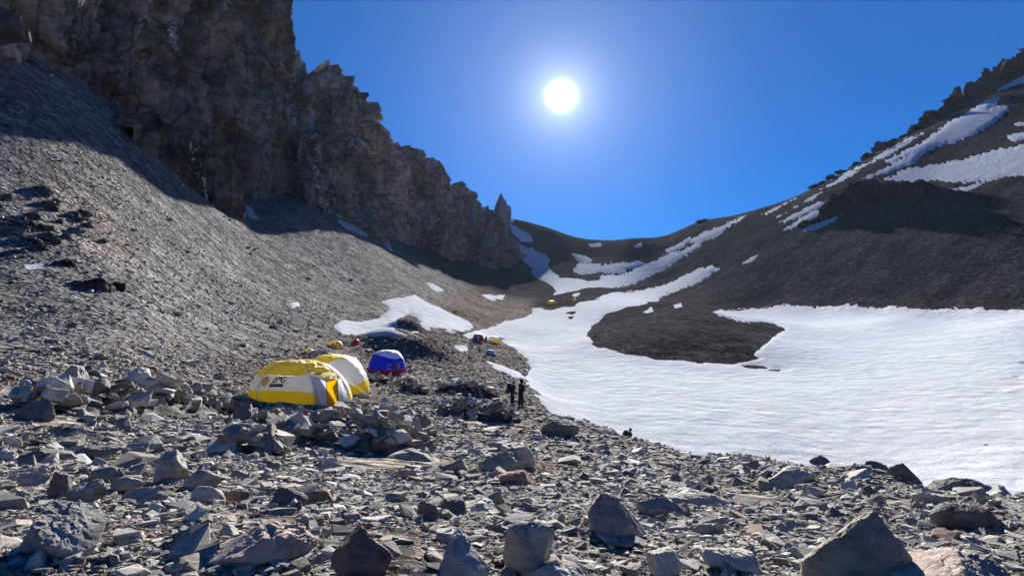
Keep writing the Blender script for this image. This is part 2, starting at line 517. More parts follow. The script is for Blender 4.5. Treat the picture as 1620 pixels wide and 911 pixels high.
# coordinates along and across the fall line, for the streaks
fall = np.zeros((len(GX), 3))
lf = f_left; ri = f_right
fall[:, 0] = np.where(GX < 0, GX * 0.06, (GX * 0.86 + GY * 0.51) * 0.035)
fall[:, 1] = np.where(GX < 0, GY * 0.35, (GX * -0.51 + GY * 0.86) * 0.16)
GZ = GH + GR * (1 - 0.8 * pad)

ii, jj = np.meshgrid(np.arange(NTH - 1), np.arange(NR - 1), indexing='ij')
q0 = (ii * NR + jj).ravel()
QUADS = np.stack((q0, q0 + NR, q0 + NR + 1, q0 + 1), 1)
def sheet(name, keep, zv, mat, attrs):
    used = np.unique(QUADS[keep])
    remap = np.full(len(GX), -1, np.int64); remap[used] = np.arange(len(used))
    v = np.stack((GX[used], GY[used], zv[used]), 1)
    me = mesh_from(name, v, remap[QUADS[keep]][:, ::-1], True)
    for an, (typ, arr) in attrs.items():
        a = me.attributes.new(an, typ, 'POINT')
        if typ == 'FLOAT_COLOR':
            a.data.foreach_set('color', np.concatenate((arr[used], np.ones((len(used), 1))), 1).astype(np.float32).ravel())
        elif typ == 'FLOAT_VECTOR':
            a.data.foreach_set('vector', arr[used].astype(np.float32).ravel())
        else:
            a.data.foreach_set('value', arr[used].astype(np.float32))
    return add_obj(name, me, mat)
ATT = {'tint': ('FLOAT_COLOR', tint), 'grain': ('FLOAT', grain), 'fall': ('FLOAT_VECTOR', fall)}
qx = GX[QUADS].mean(1); qy = GY[QUADS].mean(1)
qr = np.hypot(qx, qy)
reg_far = (qy > 430) & (qx > -70) & (qx < 0.45 * qy)
reg_right = (qy > 95) & (qx > 14 + 0.03 * qy) & ~reg_far
reg_left = (((qx < -17) & (qr > 42)) | (qx < -40)) & ~reg_far & (qy > 0)
reg_mor = ~(reg_far | reg_right | reg_left)
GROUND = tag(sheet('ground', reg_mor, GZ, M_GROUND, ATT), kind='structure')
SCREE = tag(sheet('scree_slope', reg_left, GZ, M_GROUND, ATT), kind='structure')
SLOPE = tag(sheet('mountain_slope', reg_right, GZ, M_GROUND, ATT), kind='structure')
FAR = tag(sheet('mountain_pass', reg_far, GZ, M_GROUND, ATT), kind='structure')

# ------------------------------------------------------------------ snow (outlines in photo pixels, laid on the terrain they cover)
SNOWS = [
    ('snowfield', [(830, 600), (880, 662), (930, 760), (1100, 860), (1280, 960), (1500, 1000), (1700, 1000), (2300, 1000), (2300, 470), (1800, 486), (1620, 489), (1540, 489), (1470, 490), (1420, 485), (1380, 488), (1355, 483), (1300, 486),
                   (1230, 484), (1180, 489), (1140, 491), (1130, 496), (1165, 505), (1225, 510), (1242, 520), (1230, 530), (1210, 546), (1192, 560), (1202, 566), (1160, 577), (1110, 575), (1040, 569), (990, 559), (945, 548),
                   (930, 530), (935, 515), (957, 500), (975, 490), (990, 483), (1020, 479), (1040, 473), (1080, 456), (1110, 440), (1136, 425), (1128, 421), (1105, 428), (1075, 442), (1040, 455), (1005, 461), (965, 464),
                   (930, 474), (900, 484), (870, 488), (840, 487), (845, 496), (825, 505), (800, 507), (780, 516), (758, 522), (735, 530), (750, 536), (790, 535), (812, 552), (842, 580)],
     [[(722, 540), (745, 532), (788, 538), (812, 557), (840, 580), (820, 584), (790, 574), (760, 565), (735, 551)], [(1172, 578), (1200, 577), (1217, 582), (1195, 584)], [(1218, 584), (1232, 582), (1248, 586), (1230, 587)],
      [(893, 504), (900, 499), (910, 500), (903, 506)], [(896, 496), (912, 494), (905, 498)]]),
    ('snow_patch', [(806, 379), (818, 383), (830, 391), (846, 390), (858, 400), (868, 409), (865, 420), (876, 430), (888, 438), (905, 442), (925, 443), (948, 441), (955, 434), (985, 436), (1003, 425), (1022, 418), (1040, 412),
                    (1060, 401), (1082, 397), (1107, 386), (1095, 396), (1072, 410), (1057, 423), (1040, 431), (1012, 444), (985, 452), (960, 456), (925, 455), (900, 460), (876, 466), (881, 459), (868, 448), (850, 437), (835, 424), (820, 408), (808, 392)], []),
    ('snow_patch', [(903, 427), (915, 420), (950, 416), (985, 413), (1012, 413), (1022, 418), (1003, 426), (980, 432), (950, 431), (920, 433)], []),
    ('snow_patch', [(806, 355), (815, 358), (840, 374), (841, 380), (826, 380), (812, 369)], []),
    ('snow_patch', [(803, 345), (820, 348), (812, 352), (803, 350)], []),
    ('snow_patch', [(905, 401), (918, 405), (937, 410), (937, 416), (925, 417), (914, 410)], []),
    ('snow_patch', [(931, 387), (949, 385), (951, 389), (934, 390)], []),
    ('snow_patch', [(1003, 391), (1014, 384), (1016, 391), (1007, 393)], []),
    ('snow_patch', [(1094, 382), (1120, 365), (1150, 349), (1182, 340), (1168, 357), (1135, 374), (1108, 383)], []),
    ('snow_patch', [(1200, 340), (1240, 321), (1262, 312), (1240, 328), (1212, 342)], []),
    ('snow_patch', [(1318, 292), (1350, 272), (1400, 244), (1460, 208), (1480, 200), (1430, 232), (1390, 254), (1350, 278)], []),
    ('snow_patch', [(1400, 256), (1455, 226), (1500, 196), (1540, 174), (1562, 158), (1580, 157), (1565, 170), (1597, 168), (1598, 178), (1560, 200), (1520, 222), (1470, 236), (1448, 252), (1410, 262), (1440, 246)], []),
    ('snow_patch', [(1386, 287), (1430, 270), (1470, 262), (1520, 252), (1580, 238), (1640, 226), (1640, 274), (1600, 280), (1555, 287), (1505, 292), (1480, 286), (1440, 288), (1410, 290)], []),
    ('snow_patch', [(1578, 144), (1600, 131), (1640, 112), (1640, 124), (1600, 138)], []),
    ('snow_patch', [(1296, 301), (1350, 266), (1400, 238), (1450, 210), (1474, 200), (1450, 217), (1412, 240), (1360, 271), (1312, 299)], []),
    ('snow_patch', [(1222, 346), (1250, 330), (1290, 306), (1318, 292), (1300, 308), (1262, 330), (1232, 345)], []),
    ('snow_patch', [(1360, 282), (1395, 268), (1440, 250), (1446, 256), (1404, 274), (1372, 286)], []),
    ('snow_patch', [(1480, 300), (1530, 296), (1560, 288), (1530, 301)], []),
    ('snow_patch', [(1590, 215), (1640, 206), (1640, 216), (1600, 222)], []),
    ('snow_patch', [(1052, 396), (1075, 386), (1092, 376), (1080, 390), (1060, 400)], []),
    ('snow_patch', [(1232, 352), (1262, 334), (1300, 318), (1305, 324), (1272, 342), (1240, 356)], []),
    ('snow_patch', [(1232, 366), (1255, 352), (1290, 332), (1300, 336), (1275, 352), (1252, 364)], []),
    ('snow_patch', [(1266, 366), (1290, 354), (1330, 340), (1318, 352), (1285, 367)], []),
    ('snow_patch', [(1601, 196), (1640, 190), (1640, 200)], []),
    ('snow_patch', [(1023, 492), (1030, 486), (1033, 492), (1022, 497), (1018, 495)], []),
    ('snow_patch', [(1066, 483), (1077, 480), (1079, 485), (1068, 487)], []),
    ('snow_patch', [(1176, 416), (1198, 404), (1192, 410), (1180, 416)], []),
    ('snow_patch', [(906, 467), (914, 462), (920, 464), (910, 469)], []),
    ('snow_patch', [(530, 516), (545, 506), (570, 509), (600, 503), (615, 491), (606, 478), (630, 470), (655, 468), (672, 480), (700, 488), (716, 496), (738, 508), (746, 516), (735, 523), (712, 527), (690, 525), (668, 520),
                    (640, 530), (620, 529), (590, 533), (560, 531), (540, 526)], [[(625, 522), (632, 502), (648, 494), (662, 503), (665, 524), (645, 530)]]),
    ('snow_patch', [(364, 306), (378, 315), (395, 328), (409, 347), (400, 345), (380, 330), (366, 318)], []),
    ('snow_patch', [(358, 266), (380, 277), (408, 300), (396, 296), (370, 279)], []),
    ('snow_patch', [(535, 349), (560, 356), (590, 358), (600, 342), (607, 346), (602, 358), (612, 377), (620, 396), (609, 386), (599, 372), (570, 370), (548, 361)], []),
    ('snow_patch', [(633, 374), (655, 380), (669, 389), (655, 388)], []),
    ('snow_patch', [(730, 381), (746, 379), (762, 397), (748, 392)], []),
    ('snow_patch', [(670, 446), (686, 449), (702, 460), (688, 458)], []),
    ('snow_patch', [(762, 466), (799, 467), (794, 475), (776, 474)], []),
    ('snow_patch', [(36, 419), (66, 418), (70, 423), (40, 424)], []),
    ('snow_patch', [(460, 480), (472, 479), (473, 485), (463, 486)], []),
    ('snow_patch', [(716, 546), (738, 545), (747, 553), (730, 555)], []),
    ('snow_patch', [(768, 570), (790, 578), (820, 588), (834, 600), (810, 592), (780, 580)], []),
]
jit = fbm(np.stack((GX, GY, GH), 1) / (0.035 * np.hypot(GX, GY) + 0.5)[:, None], 3, 70)
stk = vnoise(np.stack((fall[:, 0] * 4, fall[:, 1] * 5, GH * 0), 1), 72)
stk2 = vnoise(np.stack((fall[:, 0] * 9, fall[:, 1] * 14, GH * 0), 1), 74)
SNOWMASK = np.zeros(len(GX), bool)
for nm, poly, holes in SNOWS:
    pa = np.array(poly, float)
    x0, y0 = pa.min(0) - 14; x1, y1 = pa.max(0) + 14
    cand = np.where((GPX > x0) & (GPX < x1) & (GPY > y0) & (GPY < y1) & (GY > 20))[0]
    sd = inside_sd(poly, GPX[cand], GPY[cand])
    for h in holes:
        sd = np.minimum(sd, -inside_sd(h, GPX[cand], GPY[cand]))
    if nm == 'snowfield':                                    # its near shore lies in the hollow behind the moraine crest
        sd = np.where(GY[cand] < 95, np.minimum(sd, (CAMZ - 10.4 - GH[cand]) * 9), sd)
    # keep to the surface the camera's ray meets first: ground behind a crest is only covered for the big field
    size = math.sqrt(abs(np.sum(pa[:, 0] * np.roll(pa[:, 1], -1) - np.roll(pa[:, 0], -1) * pa[:, 1])) / 2)
    ja = min(3.0, size * 0.07)
    sd = sd + 0.8 + jit[cand] * ja + stk[cand] * ja * np.where(GX[cand] > 60, 1.6, 0.4) + stk2[cand] * np.where(GX[cand] > 60, 2.2, 0.5)
    full = np.full(len(GX), -99.0); full[cand] = sd
    keep = (full[QUADS] > -3.0).any(1) & (full[QUADS] > -90).all(1)
    if nm != 'snowfield':                                    # drop ground of another distance that happens to lie behind
        cx, cy = pa.mean(0)
        rgt = np.median(np.hypot(GX[cand][sd > 0], GY[cand][sd > 0])) if (sd > 0).any() else 0
    if keep.sum() < 3:
        continue
    SNOWMASK |= full > -0.5
    dist = np.hypot(GX, GY)
    thick = np.clip(full * 0.03, -0.35, 0.14) * np.clip(dist / 110.0, 0.35, 2.5)
    zs = GH + thick + GR * np.where(full > 0, 0.35 - 0.31 * np.clip(full / 6.0, 0, 1), 1.0) + np.where(full > 2, np.minimum(0.25, (full - 2) * 0.04), 0) * 0.3
    o = sheet(nm, keep, zs, M_SNOW, {})
    tag(o, kind='structure')

# ------------------------------------------------------------------ cliffs
def cliff(name, cols, nu, nv, seed, amp=1.0, shift=0.0, lean=0.16, mat=None, jag=1.0, size=1.0, sink=8.0, label=None, ice=()):
    """cols: (photo column, top row, base row, distance of the foot). The foot stands on the slope; the face leans back."""
    c = np.array(cols, float)
    base = np.array([P(a, b, d) for a, t, b, d in cols])
    top_d = []
    top = []
    for (a, t, b, d), q in zip(cols, base):
        hgt = (b - t) / F * d
        dd = d + lean * hgt
        top.append(P(a, t, dd))
    top = np.array(top)
    s = np.concatenate(([0], np.cumsum(np.hypot(*(np.diff(base[:, :2], axis=0).T)) + 1e-6)))
    u = np.linspace(0, s[-1], nu)
    B = np.stack([np.interp(u, s, base[:, k]) for k in range(3)], 1)
    T = np.stack([np.interp(u, s, top[:, k]) for k in range(3)], 1)
    B[:, 2] -= sink
    # jagged crest
    H = T[:, 2] - B[:, 2]
    e = np.stack((T[:, 0], T[:, 1], T[:, 2] * 0), 1)
    j, _ = facets(e / (5.0 * size), seed + 50, 1.6)
    j2, _ = facets(e / (1.8 * size), seed + 60, 1.6)
    T[:, 2] += jag * (j * 2.6 + j2 * 1.0) * size * np.clip(H / 30, 0.2, 1)
    # horizontal outward normal of the plan line, towards the valley
    tg = np.gradient(B[:, :2], axis=0)
    k = max(3, nu // 40)
    ker = np.ones(k) / k
    tg = np.stack([np.convolve(np.pad(tg[:, m], k, mode='edge'), ker, 'same')[k:-k] for m in (0, 1)], 1)
    tg /= np.linalg.norm(tg, axis=1)[:, None] + 1e-9
    N = np.stack((tg[:, 1], -tg[:, 0], np.zeros(nu)), 1)
    v = np.linspace(0, 1, nv)
    V = B[:, None, :] * (1 - v)[None, :, None] + T[:, None, :] * v[None, :, None]
    pv_ = V.reshape(-1, 3)
    rot = np.array(Euler((0.30, 0.62, 0.35)).to_matrix())
    q = (pv_ @ rot.T) * np.array((1, 1, 0.5))
    warp = np.stack([fbm(pv_ / (16 * size), 3, seed + 7 + m) for m in range(3)], 1)
    q = q + warp * 5.0 * size
    f1, g1 = facets(q / (19 * size), seed, 1.0)
    f2, g2 = facets(q / (7.5 * size), seed + 10, 1.0)
    f3, g3 = facets(q / (2.8 * size), seed + 20, 1.1)
    f4, g4 = facets(q / (1.2 * size), seed + 25, 1.1)
    rid = 1 - 2 * np.abs(fbm((pv_ * np.array((1, 1, 0.35))) / (13 * size), 4, seed + 30))
    disp = size * (f1 * 6.5 + f2 * 2.3 + f3 * 0.62 + f4 * 0.2 + rid * 2.0)
    crack = np.exp(-(g2 / 0.07) ** 2) * 1.3 + np.exp(-(g3 / 0.08) ** 2) * 0.5
    disp -= crack * size
    disp = disp.reshape(nu, nv) * amp - shift
    taper = np.clip(np.linspace(0, 1, nv) / 0.06, 0.35, 1)[None] * (1 - 0.75 * sstep(0.93, 1.0, v))[None]
    V = V + N[:, None, :] * (disp * taper)[:, :, None]
    zj = fbm(pv_ / (6 * size), 3, seed + 80).reshape(nu, nv) * size * 0.8
    V[:, :, 2] += zj * (1 - v * 0.5)[None]
    # the back: over the crest and down behind
    last = V[:, -1, :]
    back = []
    for dd, dz in ((0.8, -0.1), (3.0, -1.0), (9.0, -7.0), (16.0, -30.0)):
        w = last - N * dd * size * 1.5
        w = w + 0
        w[:, 2] += dz * size + vnoise(w / 3.0, seed + 90) * 0.6
        back.append(w[:, None, :])
    V = np.concatenate([V] + back, 1)
    nv2 = V.shape[1]
    i_, j_ = np.meshgrid(np.arange(nu - 1), np.arange(nv2 - 1), indexing='ij')
    a = (i_ * nv2 + j_).ravel()
    fc = np.stack((a, a + nv2, a + nv2 + 1, a + 1), 1)
    me = mesh_from(name, V.reshape(-1, 3), fc, False)
    o = add_obj(name, me, mat or M_CLIFF)
    tag(o, label=label, kind='structure')
    for poly, thr in ice:                                       # thin ice in the cracks, its glints put in as white colour
        W3 = V.reshape(-1, 3)
        ctr = W3[fc].mean(1)
        cpx = CX + F * ctr[:, 0] / ctr[:, 1]; cpy = CY - F * (ctr[:, 2] - CAMZ) / ctr[:, 1]
        sd_ = inside_sd(poly, cpx, cpy)
        nz = 1 - np.abs(fbm(ctr * np.array((0.55, 0.55, 0.2)), 3, seed + 3)) * 2.2
        sel = (sd_ > 0) & (nz > thr) & (fc[:, 0] % nv2 < nv - 1)
        if sel.sum() > 4:
            us = np.unique(fc[sel]); rm = np.full(len(W3), -1); rm[us] = np.arange(len(us))
            nn = N[us // nv2]
            mi = mesh_from('ice_glint_streak', W3[us] + nn * 0.25 + np.array((0, -0.15, 0)), rm[fc[sel]], False)
            tag(add_obj('ice_glint_streak', mi, M_SNOW, o), 'thin ice in the cracks, its glints painted white')
    return o

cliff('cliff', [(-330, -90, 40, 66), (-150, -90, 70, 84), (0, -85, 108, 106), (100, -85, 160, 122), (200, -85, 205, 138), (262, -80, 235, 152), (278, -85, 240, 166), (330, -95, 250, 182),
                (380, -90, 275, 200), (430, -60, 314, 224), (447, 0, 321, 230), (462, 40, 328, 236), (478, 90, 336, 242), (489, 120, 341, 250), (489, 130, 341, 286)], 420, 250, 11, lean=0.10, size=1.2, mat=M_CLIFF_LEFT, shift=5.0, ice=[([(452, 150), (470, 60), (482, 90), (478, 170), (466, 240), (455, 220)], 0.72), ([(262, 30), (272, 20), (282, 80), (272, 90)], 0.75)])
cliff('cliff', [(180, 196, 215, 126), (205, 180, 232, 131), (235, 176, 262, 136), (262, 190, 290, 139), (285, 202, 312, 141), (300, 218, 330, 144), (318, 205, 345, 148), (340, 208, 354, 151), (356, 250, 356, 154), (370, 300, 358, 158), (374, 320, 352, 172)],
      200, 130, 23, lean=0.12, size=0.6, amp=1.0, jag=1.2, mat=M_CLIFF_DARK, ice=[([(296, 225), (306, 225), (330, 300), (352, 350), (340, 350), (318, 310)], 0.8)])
cliff('cliff', [(470, 150, 333, 240), (482, 122, 337, 243), (487, 116, 338, 244), (493, 110, 340, 245), (500, 118, 342, 247), (505, 112, 344, 248), (510, 101, 345, 250), (516, 104, 347, 251), (522, 113, 350, 253), (530, 115, 352, 255), (540, 113, 356, 258), (546, 118, 358, 261), (549, 130, 360, 262), (553, 142, 361, 264), (558, 162, 363, 266), (563, 174, 364, 269), (567, 192, 365, 272), (570, 185, 366, 275), (578, 183, 365, 281), (588, 189, 363, 289), (592, 196, 362, 292), (594, 216, 362, 294), (596, 240, 360, 332)],
      230, 190, 31, lean=0.10, size=1.2, mat=M_CLIFF, amp=1.25, jag=0.55, ice=[([(486, 160), (496, 160), (500, 230), (508, 300), (525, 340), (515, 340), (494, 290)], 0.78)])
cliff('cliff', [(585, 250, 360, 318), (595, 222, 363, 328), (603, 217, 365, 335), (610, 221, 367, 342), (616, 239, 370, 346), (622, 243, 373, 351), (628, 234, 376, 356), (640, 230, 382, 366), (650, 236, 386, 374), (657, 241, 389, 379), (664, 259, 391, 385), (668, 263, 393, 388), (676, 256, 396, 394), (688, 251, 398, 402), (694, 256, 399, 406), (703, 262, 399, 413), (706, 276, 399, 416), (712, 290, 397, 422), (718, 302, 396, 428), (722, 320, 390, 470)],
      230, 150, 47, lean=0.10, size=1.5, mat=M_CLIFF_RED, jag=0.55)
cliff('cliff', [(712, 312, 392, 450), (722, 300, 394, 461), (726, 295, 395, 466), (735, 299, 397, 476), (741, 298, 398, 483), (750, 315, 402, 491), (757, 322, 405, 498), (763, 326, 407, 503), (769, 331, 409, 509), (775, 327, 411, 514), (781, 334, 413, 520), (786, 336, 415, 524), (790, 342, 416, 528), (797, 345, 420, 536), (802, 352, 424, 541), (808, 380, 427, 548), (812, 394, 430, 552), (818, 398, 434, 559), (826, 406, 438, 568), (836, 422, 444, 580), (842, 438, 446, 600)],
      220, 120, 59, lean=0.10, size=1.5, mat=M_CLIFF, jag=0.5)

# ------------------------------------------------------------------ rocks
def unit_ico(n):
    bm = bmesh.new()
    bmesh.ops.create_icosphere(bm, subdivisions=n, radius=1.0)
    bm.verts.ensure_lookup_table()
    v = np.array([x.co[:] for x in bm.verts]); f = np.array([[w.index for w in q.verts] for q in bm.faces])
    bm.free()
    return v / np.linalg.norm(v, axis=1)[:, None], f
ICO = {n: unit_ico(n) for n in (3, 4, 5, 6)}

def boulder_mesh(name, dims, seed, n=5, planes=13, rough_=0.03, up=None, smooth=False):
    """a broken block: a body cut by random planes, then chipped and roughened"""
    rg = np.random.default_rng(seed)
    v, f = ICO[n]
    N = rg.normal(size=(planes, 3)); N /= np.linalg.norm(N, axis=1)[:, None]
    N = np.concatenate((N, [(0, 0, -1), (rg.normal() * 0.3, rg.normal() * 0.3, 1)])) if up is None else np.concatenate((N, up))
    N /= np.linalg.norm(N, axis=1)[:, None]
    D = rg.uniform(0.62, 0.95, len(N))
    dn = v @ N.T
    r = np.where(dn > 0.05, D[None] / np.maximum(dn, 0.05), 9.0)
    k = 80.0
    rad = -np.log(np.exp(-k * (np.minimum(r, 2.0) - r.min(1)[:, None])).sum(1)) / k + r.min(1)
    rad = np.minimum(rad, 1.25)
    p = v * rad[:, None]
    p = p @ np.array(Euler((rg.normal() * 0.33, rg.normal() * 0.33, rg.uniform(0, 6.28))).to_matrix()).T
    lo, hi = p.min(0), p.max(0)
    p = (p - (lo + hi) / 2) / (hi - lo)            # unit box about the centre
    d = np.array(dims, float)
    p = p * d
    s = float(np.cbrt(d.prod()))
    f1, g1 = facets(p / (0.30 * s) + seed, seed, 1.0)
    f2, g2 = facets(p / (0.11 * s) + seed, seed + 9, 1.0)
    nn = v / np.maximum(np.linalg.norm(v, axis=1)[:, None], 1e-6)
    disp = s * (f1 * 0.035 * (rough_ / 0.03) + f2 * 0.013 * (rough_ / 0.03) - np.exp(-(g1 / 0.05) ** 2) * 0.010) + s * rough_ * 0.55 * fbm(p / (0.16 * s), 6, seed, 0.58)
    p = p + nn * disp[:, None]
    return mesh_from(name, p, f, smooth)

def slab_mesh(name, seed, flat=0.4, npts=15, bevel=0.05, worn=0.0):
    """small angular stone: convex hull with slightly worn edges, about one unit long"""
    rg = np.random.default_rng(seed)
    q = rg.uniform(-1, 1, (npts, 3))
    q = np.sign(q) * np.abs(q) ** 0.6
    q *= np.array((0.5, rg.uniform(0.3, 0.46), 0.5 * flat))
    q[:, 0] += q[:, 2] * rg.uniform(-0.6, 0.6)
    bm = bmesh.new()
    for c in q:
        bm.verts.new(c)
    r = bmesh.ops.convex_hull(bm, input=bm.verts)
    bmesh.ops.delete(bm, geom=[e for e in r['geom_interior'] if isinstance(e, bmesh.types.BMVert)], context='VERTS')
    bmesh.ops.dissolve_limit(bm, angle_limit=math.radians(13), verts=bm.verts, edges=bm.edges)
    if bevel:
        bmesh.ops.bevel(bm, geom=list(bm.edges), offset=bevel, segments=1, affect='EDGES', profile=0.6, clamp_overlap=True)
    bmesh.ops.triangulate(bm, faces=bm.faces)
    if worn:
        bmesh.ops.subdivide_edges(bm, edges=[e_ for e_ in bm.edges if e_.calc_length() > 0.14], cuts=1)
        bmesh.ops.triangulate(bm, faces=bm.faces)
        co_ = np.array([v_.co[:] for v_ in bm.verts])
        dz = fbm(co_ * 3.5 + seed, 3, seed) * worn
        for v_, q_ in zip(bm.verts, dz):
            v_.co += v_.co.normalized() * float(q_)
    bmesh.ops.recalc_face_normals(bm, faces=bm.faces)
    me = bpy.data.meshes.new(name)
    bm.to_mesh(me); bm.free()
    return me

def mat_stones():
    t = NT('mixed_stones')
    rnd = t.new('ShaderNodeObjectInfo').outputs['Random']
    p = t.objpos()
    r = t.new('ShaderNodeValToRGB'); r.color_ramp.interpolation = 'CONSTANT'
    pal = [(0.0, (0.228, 0.216, 0.196)), (0.17, (0.344, 0.322, 0.283)), (0.34, (0.160, 0.153, 0.143)), (0.46, (0.416, 0.389, 0.340)), (0.60, (0.264, 0.224, 0.181)),
           (0.68, (0.232, 0.153, 0.117)), (0.725, (0.480, 0.451, 0.400)), (0.86, (0.216, 0.208, 0.170)), (0.95, (0.416, 0.357, 0.302))]
    e = r.color_ramp.elements
    while len(e) < len(pal): e.new(0.5)
    for k, (a, c) in enumerate(pal):
        e[k].position = a; e[k].color = c + (1,)
    t.l.new(rnd, r.inputs[0])
    a = t.ramp(t.noise(p, 3.0, 7, 0.7, 0.5), [(0.3, 0.66), (0.52, 1.0), (0.72, 1.35)])
    col = t.mix(1.0, r.outputs[0], a, 'MULTIPLY')
    spots = t.ramp(t.noise(p, 11.0, 4, 0.7), [(0.6, 0.0), (0.72, 0.5)])
    col = t.mix(spots, col, t.mix(1.0, col, (1.6, 1.6, 1.5), 'MULTIPLY'))
    n = t.bump(t.noise(p, 6.0, 8, 0.72, 0.3), 0.55, 0.07)
    return t.done(col, 0.95, n, 0.08)

def mat_boulder(name, base, streak=0.5):
    t = NT(name)
    p = t.objpos()
    g = t.new('ShaderNodeObjectInfo').outputs['Random']
    a = t.noise(p, 2.6, 9, 0.72, 0.6)
    b = t.noise(t.mapping(p, (1.0, 1.0, 5.0), (0.6, 0.5, 0.3)), 3.0, 7, 0.68, 0.8)
    col = t.ramp(a, [(0.34, tuple(c * 0.45 for c in base)), (0.48, base), (0.58, tuple(min(0.6, c * 1.15) for c in base)), (0.68, tuple(min(0.65, c * 1.5) for c in base))])
    col = t.mix(streak, col, t.ramp(b, [(0.36, 0.5), (0.5, 1.0), (0.66, 1.3)]), 'MULTIPLY')
    fe = t.ramp(t.noise(p, 1.4, 5, 0.65), [(0.56, 0.0), (0.74, 0.7)])
    col = t.mix(fe, col, t.mix(1.0, col, (1.25, 0.9, 0.72), 'MULTIPLY'))
    n = t.bump(b, 0.5, 0.05)
    n = t.bump(t.noise(p, 9.0, 9, 0.78), 0.9, 0.05, n)
    n = t.bump(t.noise(p, 30.0, 6, 0.75), 0.7, 0.015, n)
    vo = t.voro(t.mapping(p, (1, 1, 1.6), (0.3, 0.2, 0)), 2.6, 'DISTANCE_TO_EDGE')
    n = t.bump(t.ramp(vo.outputs['Distance'], [(0.0, 0.0), (0.03, 1.0)]), 0.35, 0.02, n)
    return t.done(col, 0.95, n, 0.08)

M_STONE = mat_stones()
BC = {'pale': (0.543, 0.506, 0.439), 'grey': (0.398, 0.371, 0.323), 'dark': (0.177, 0.165, 0.152), 'red': (0.314, 0.199, 0.146), 'blue': (0.261, 0.261, 0.261), 'olive': (0.323, 0.303, 0.231), 'pink': (0.543, 0.428, 0.356)}
M_B = {k: mat_boulder(k + '_boulder_rock', v) for k, v in BC.items()}
STONES = [slab_mesh('stone_shape', 300 + k, (0.18, 0.24, 0.31, 0.4, 0.52, 0.21)[k % 6], 18, 0.03, 0.045) for k in range(18)]
for m in STONES:
    m.materials.append(M_STONE)

def near_idx(x, y):
    """index of the terrain grid vertex nearest to a place"""
    a = np.arctan2(x, y)
    it = np.clip(np.searchsorted(th, a), 0, NTH - 1)
    ir = np.clip(np.searchsorted(rr, np.hypot(x, y)), 0, NR - 1)
    return it * NR + ir

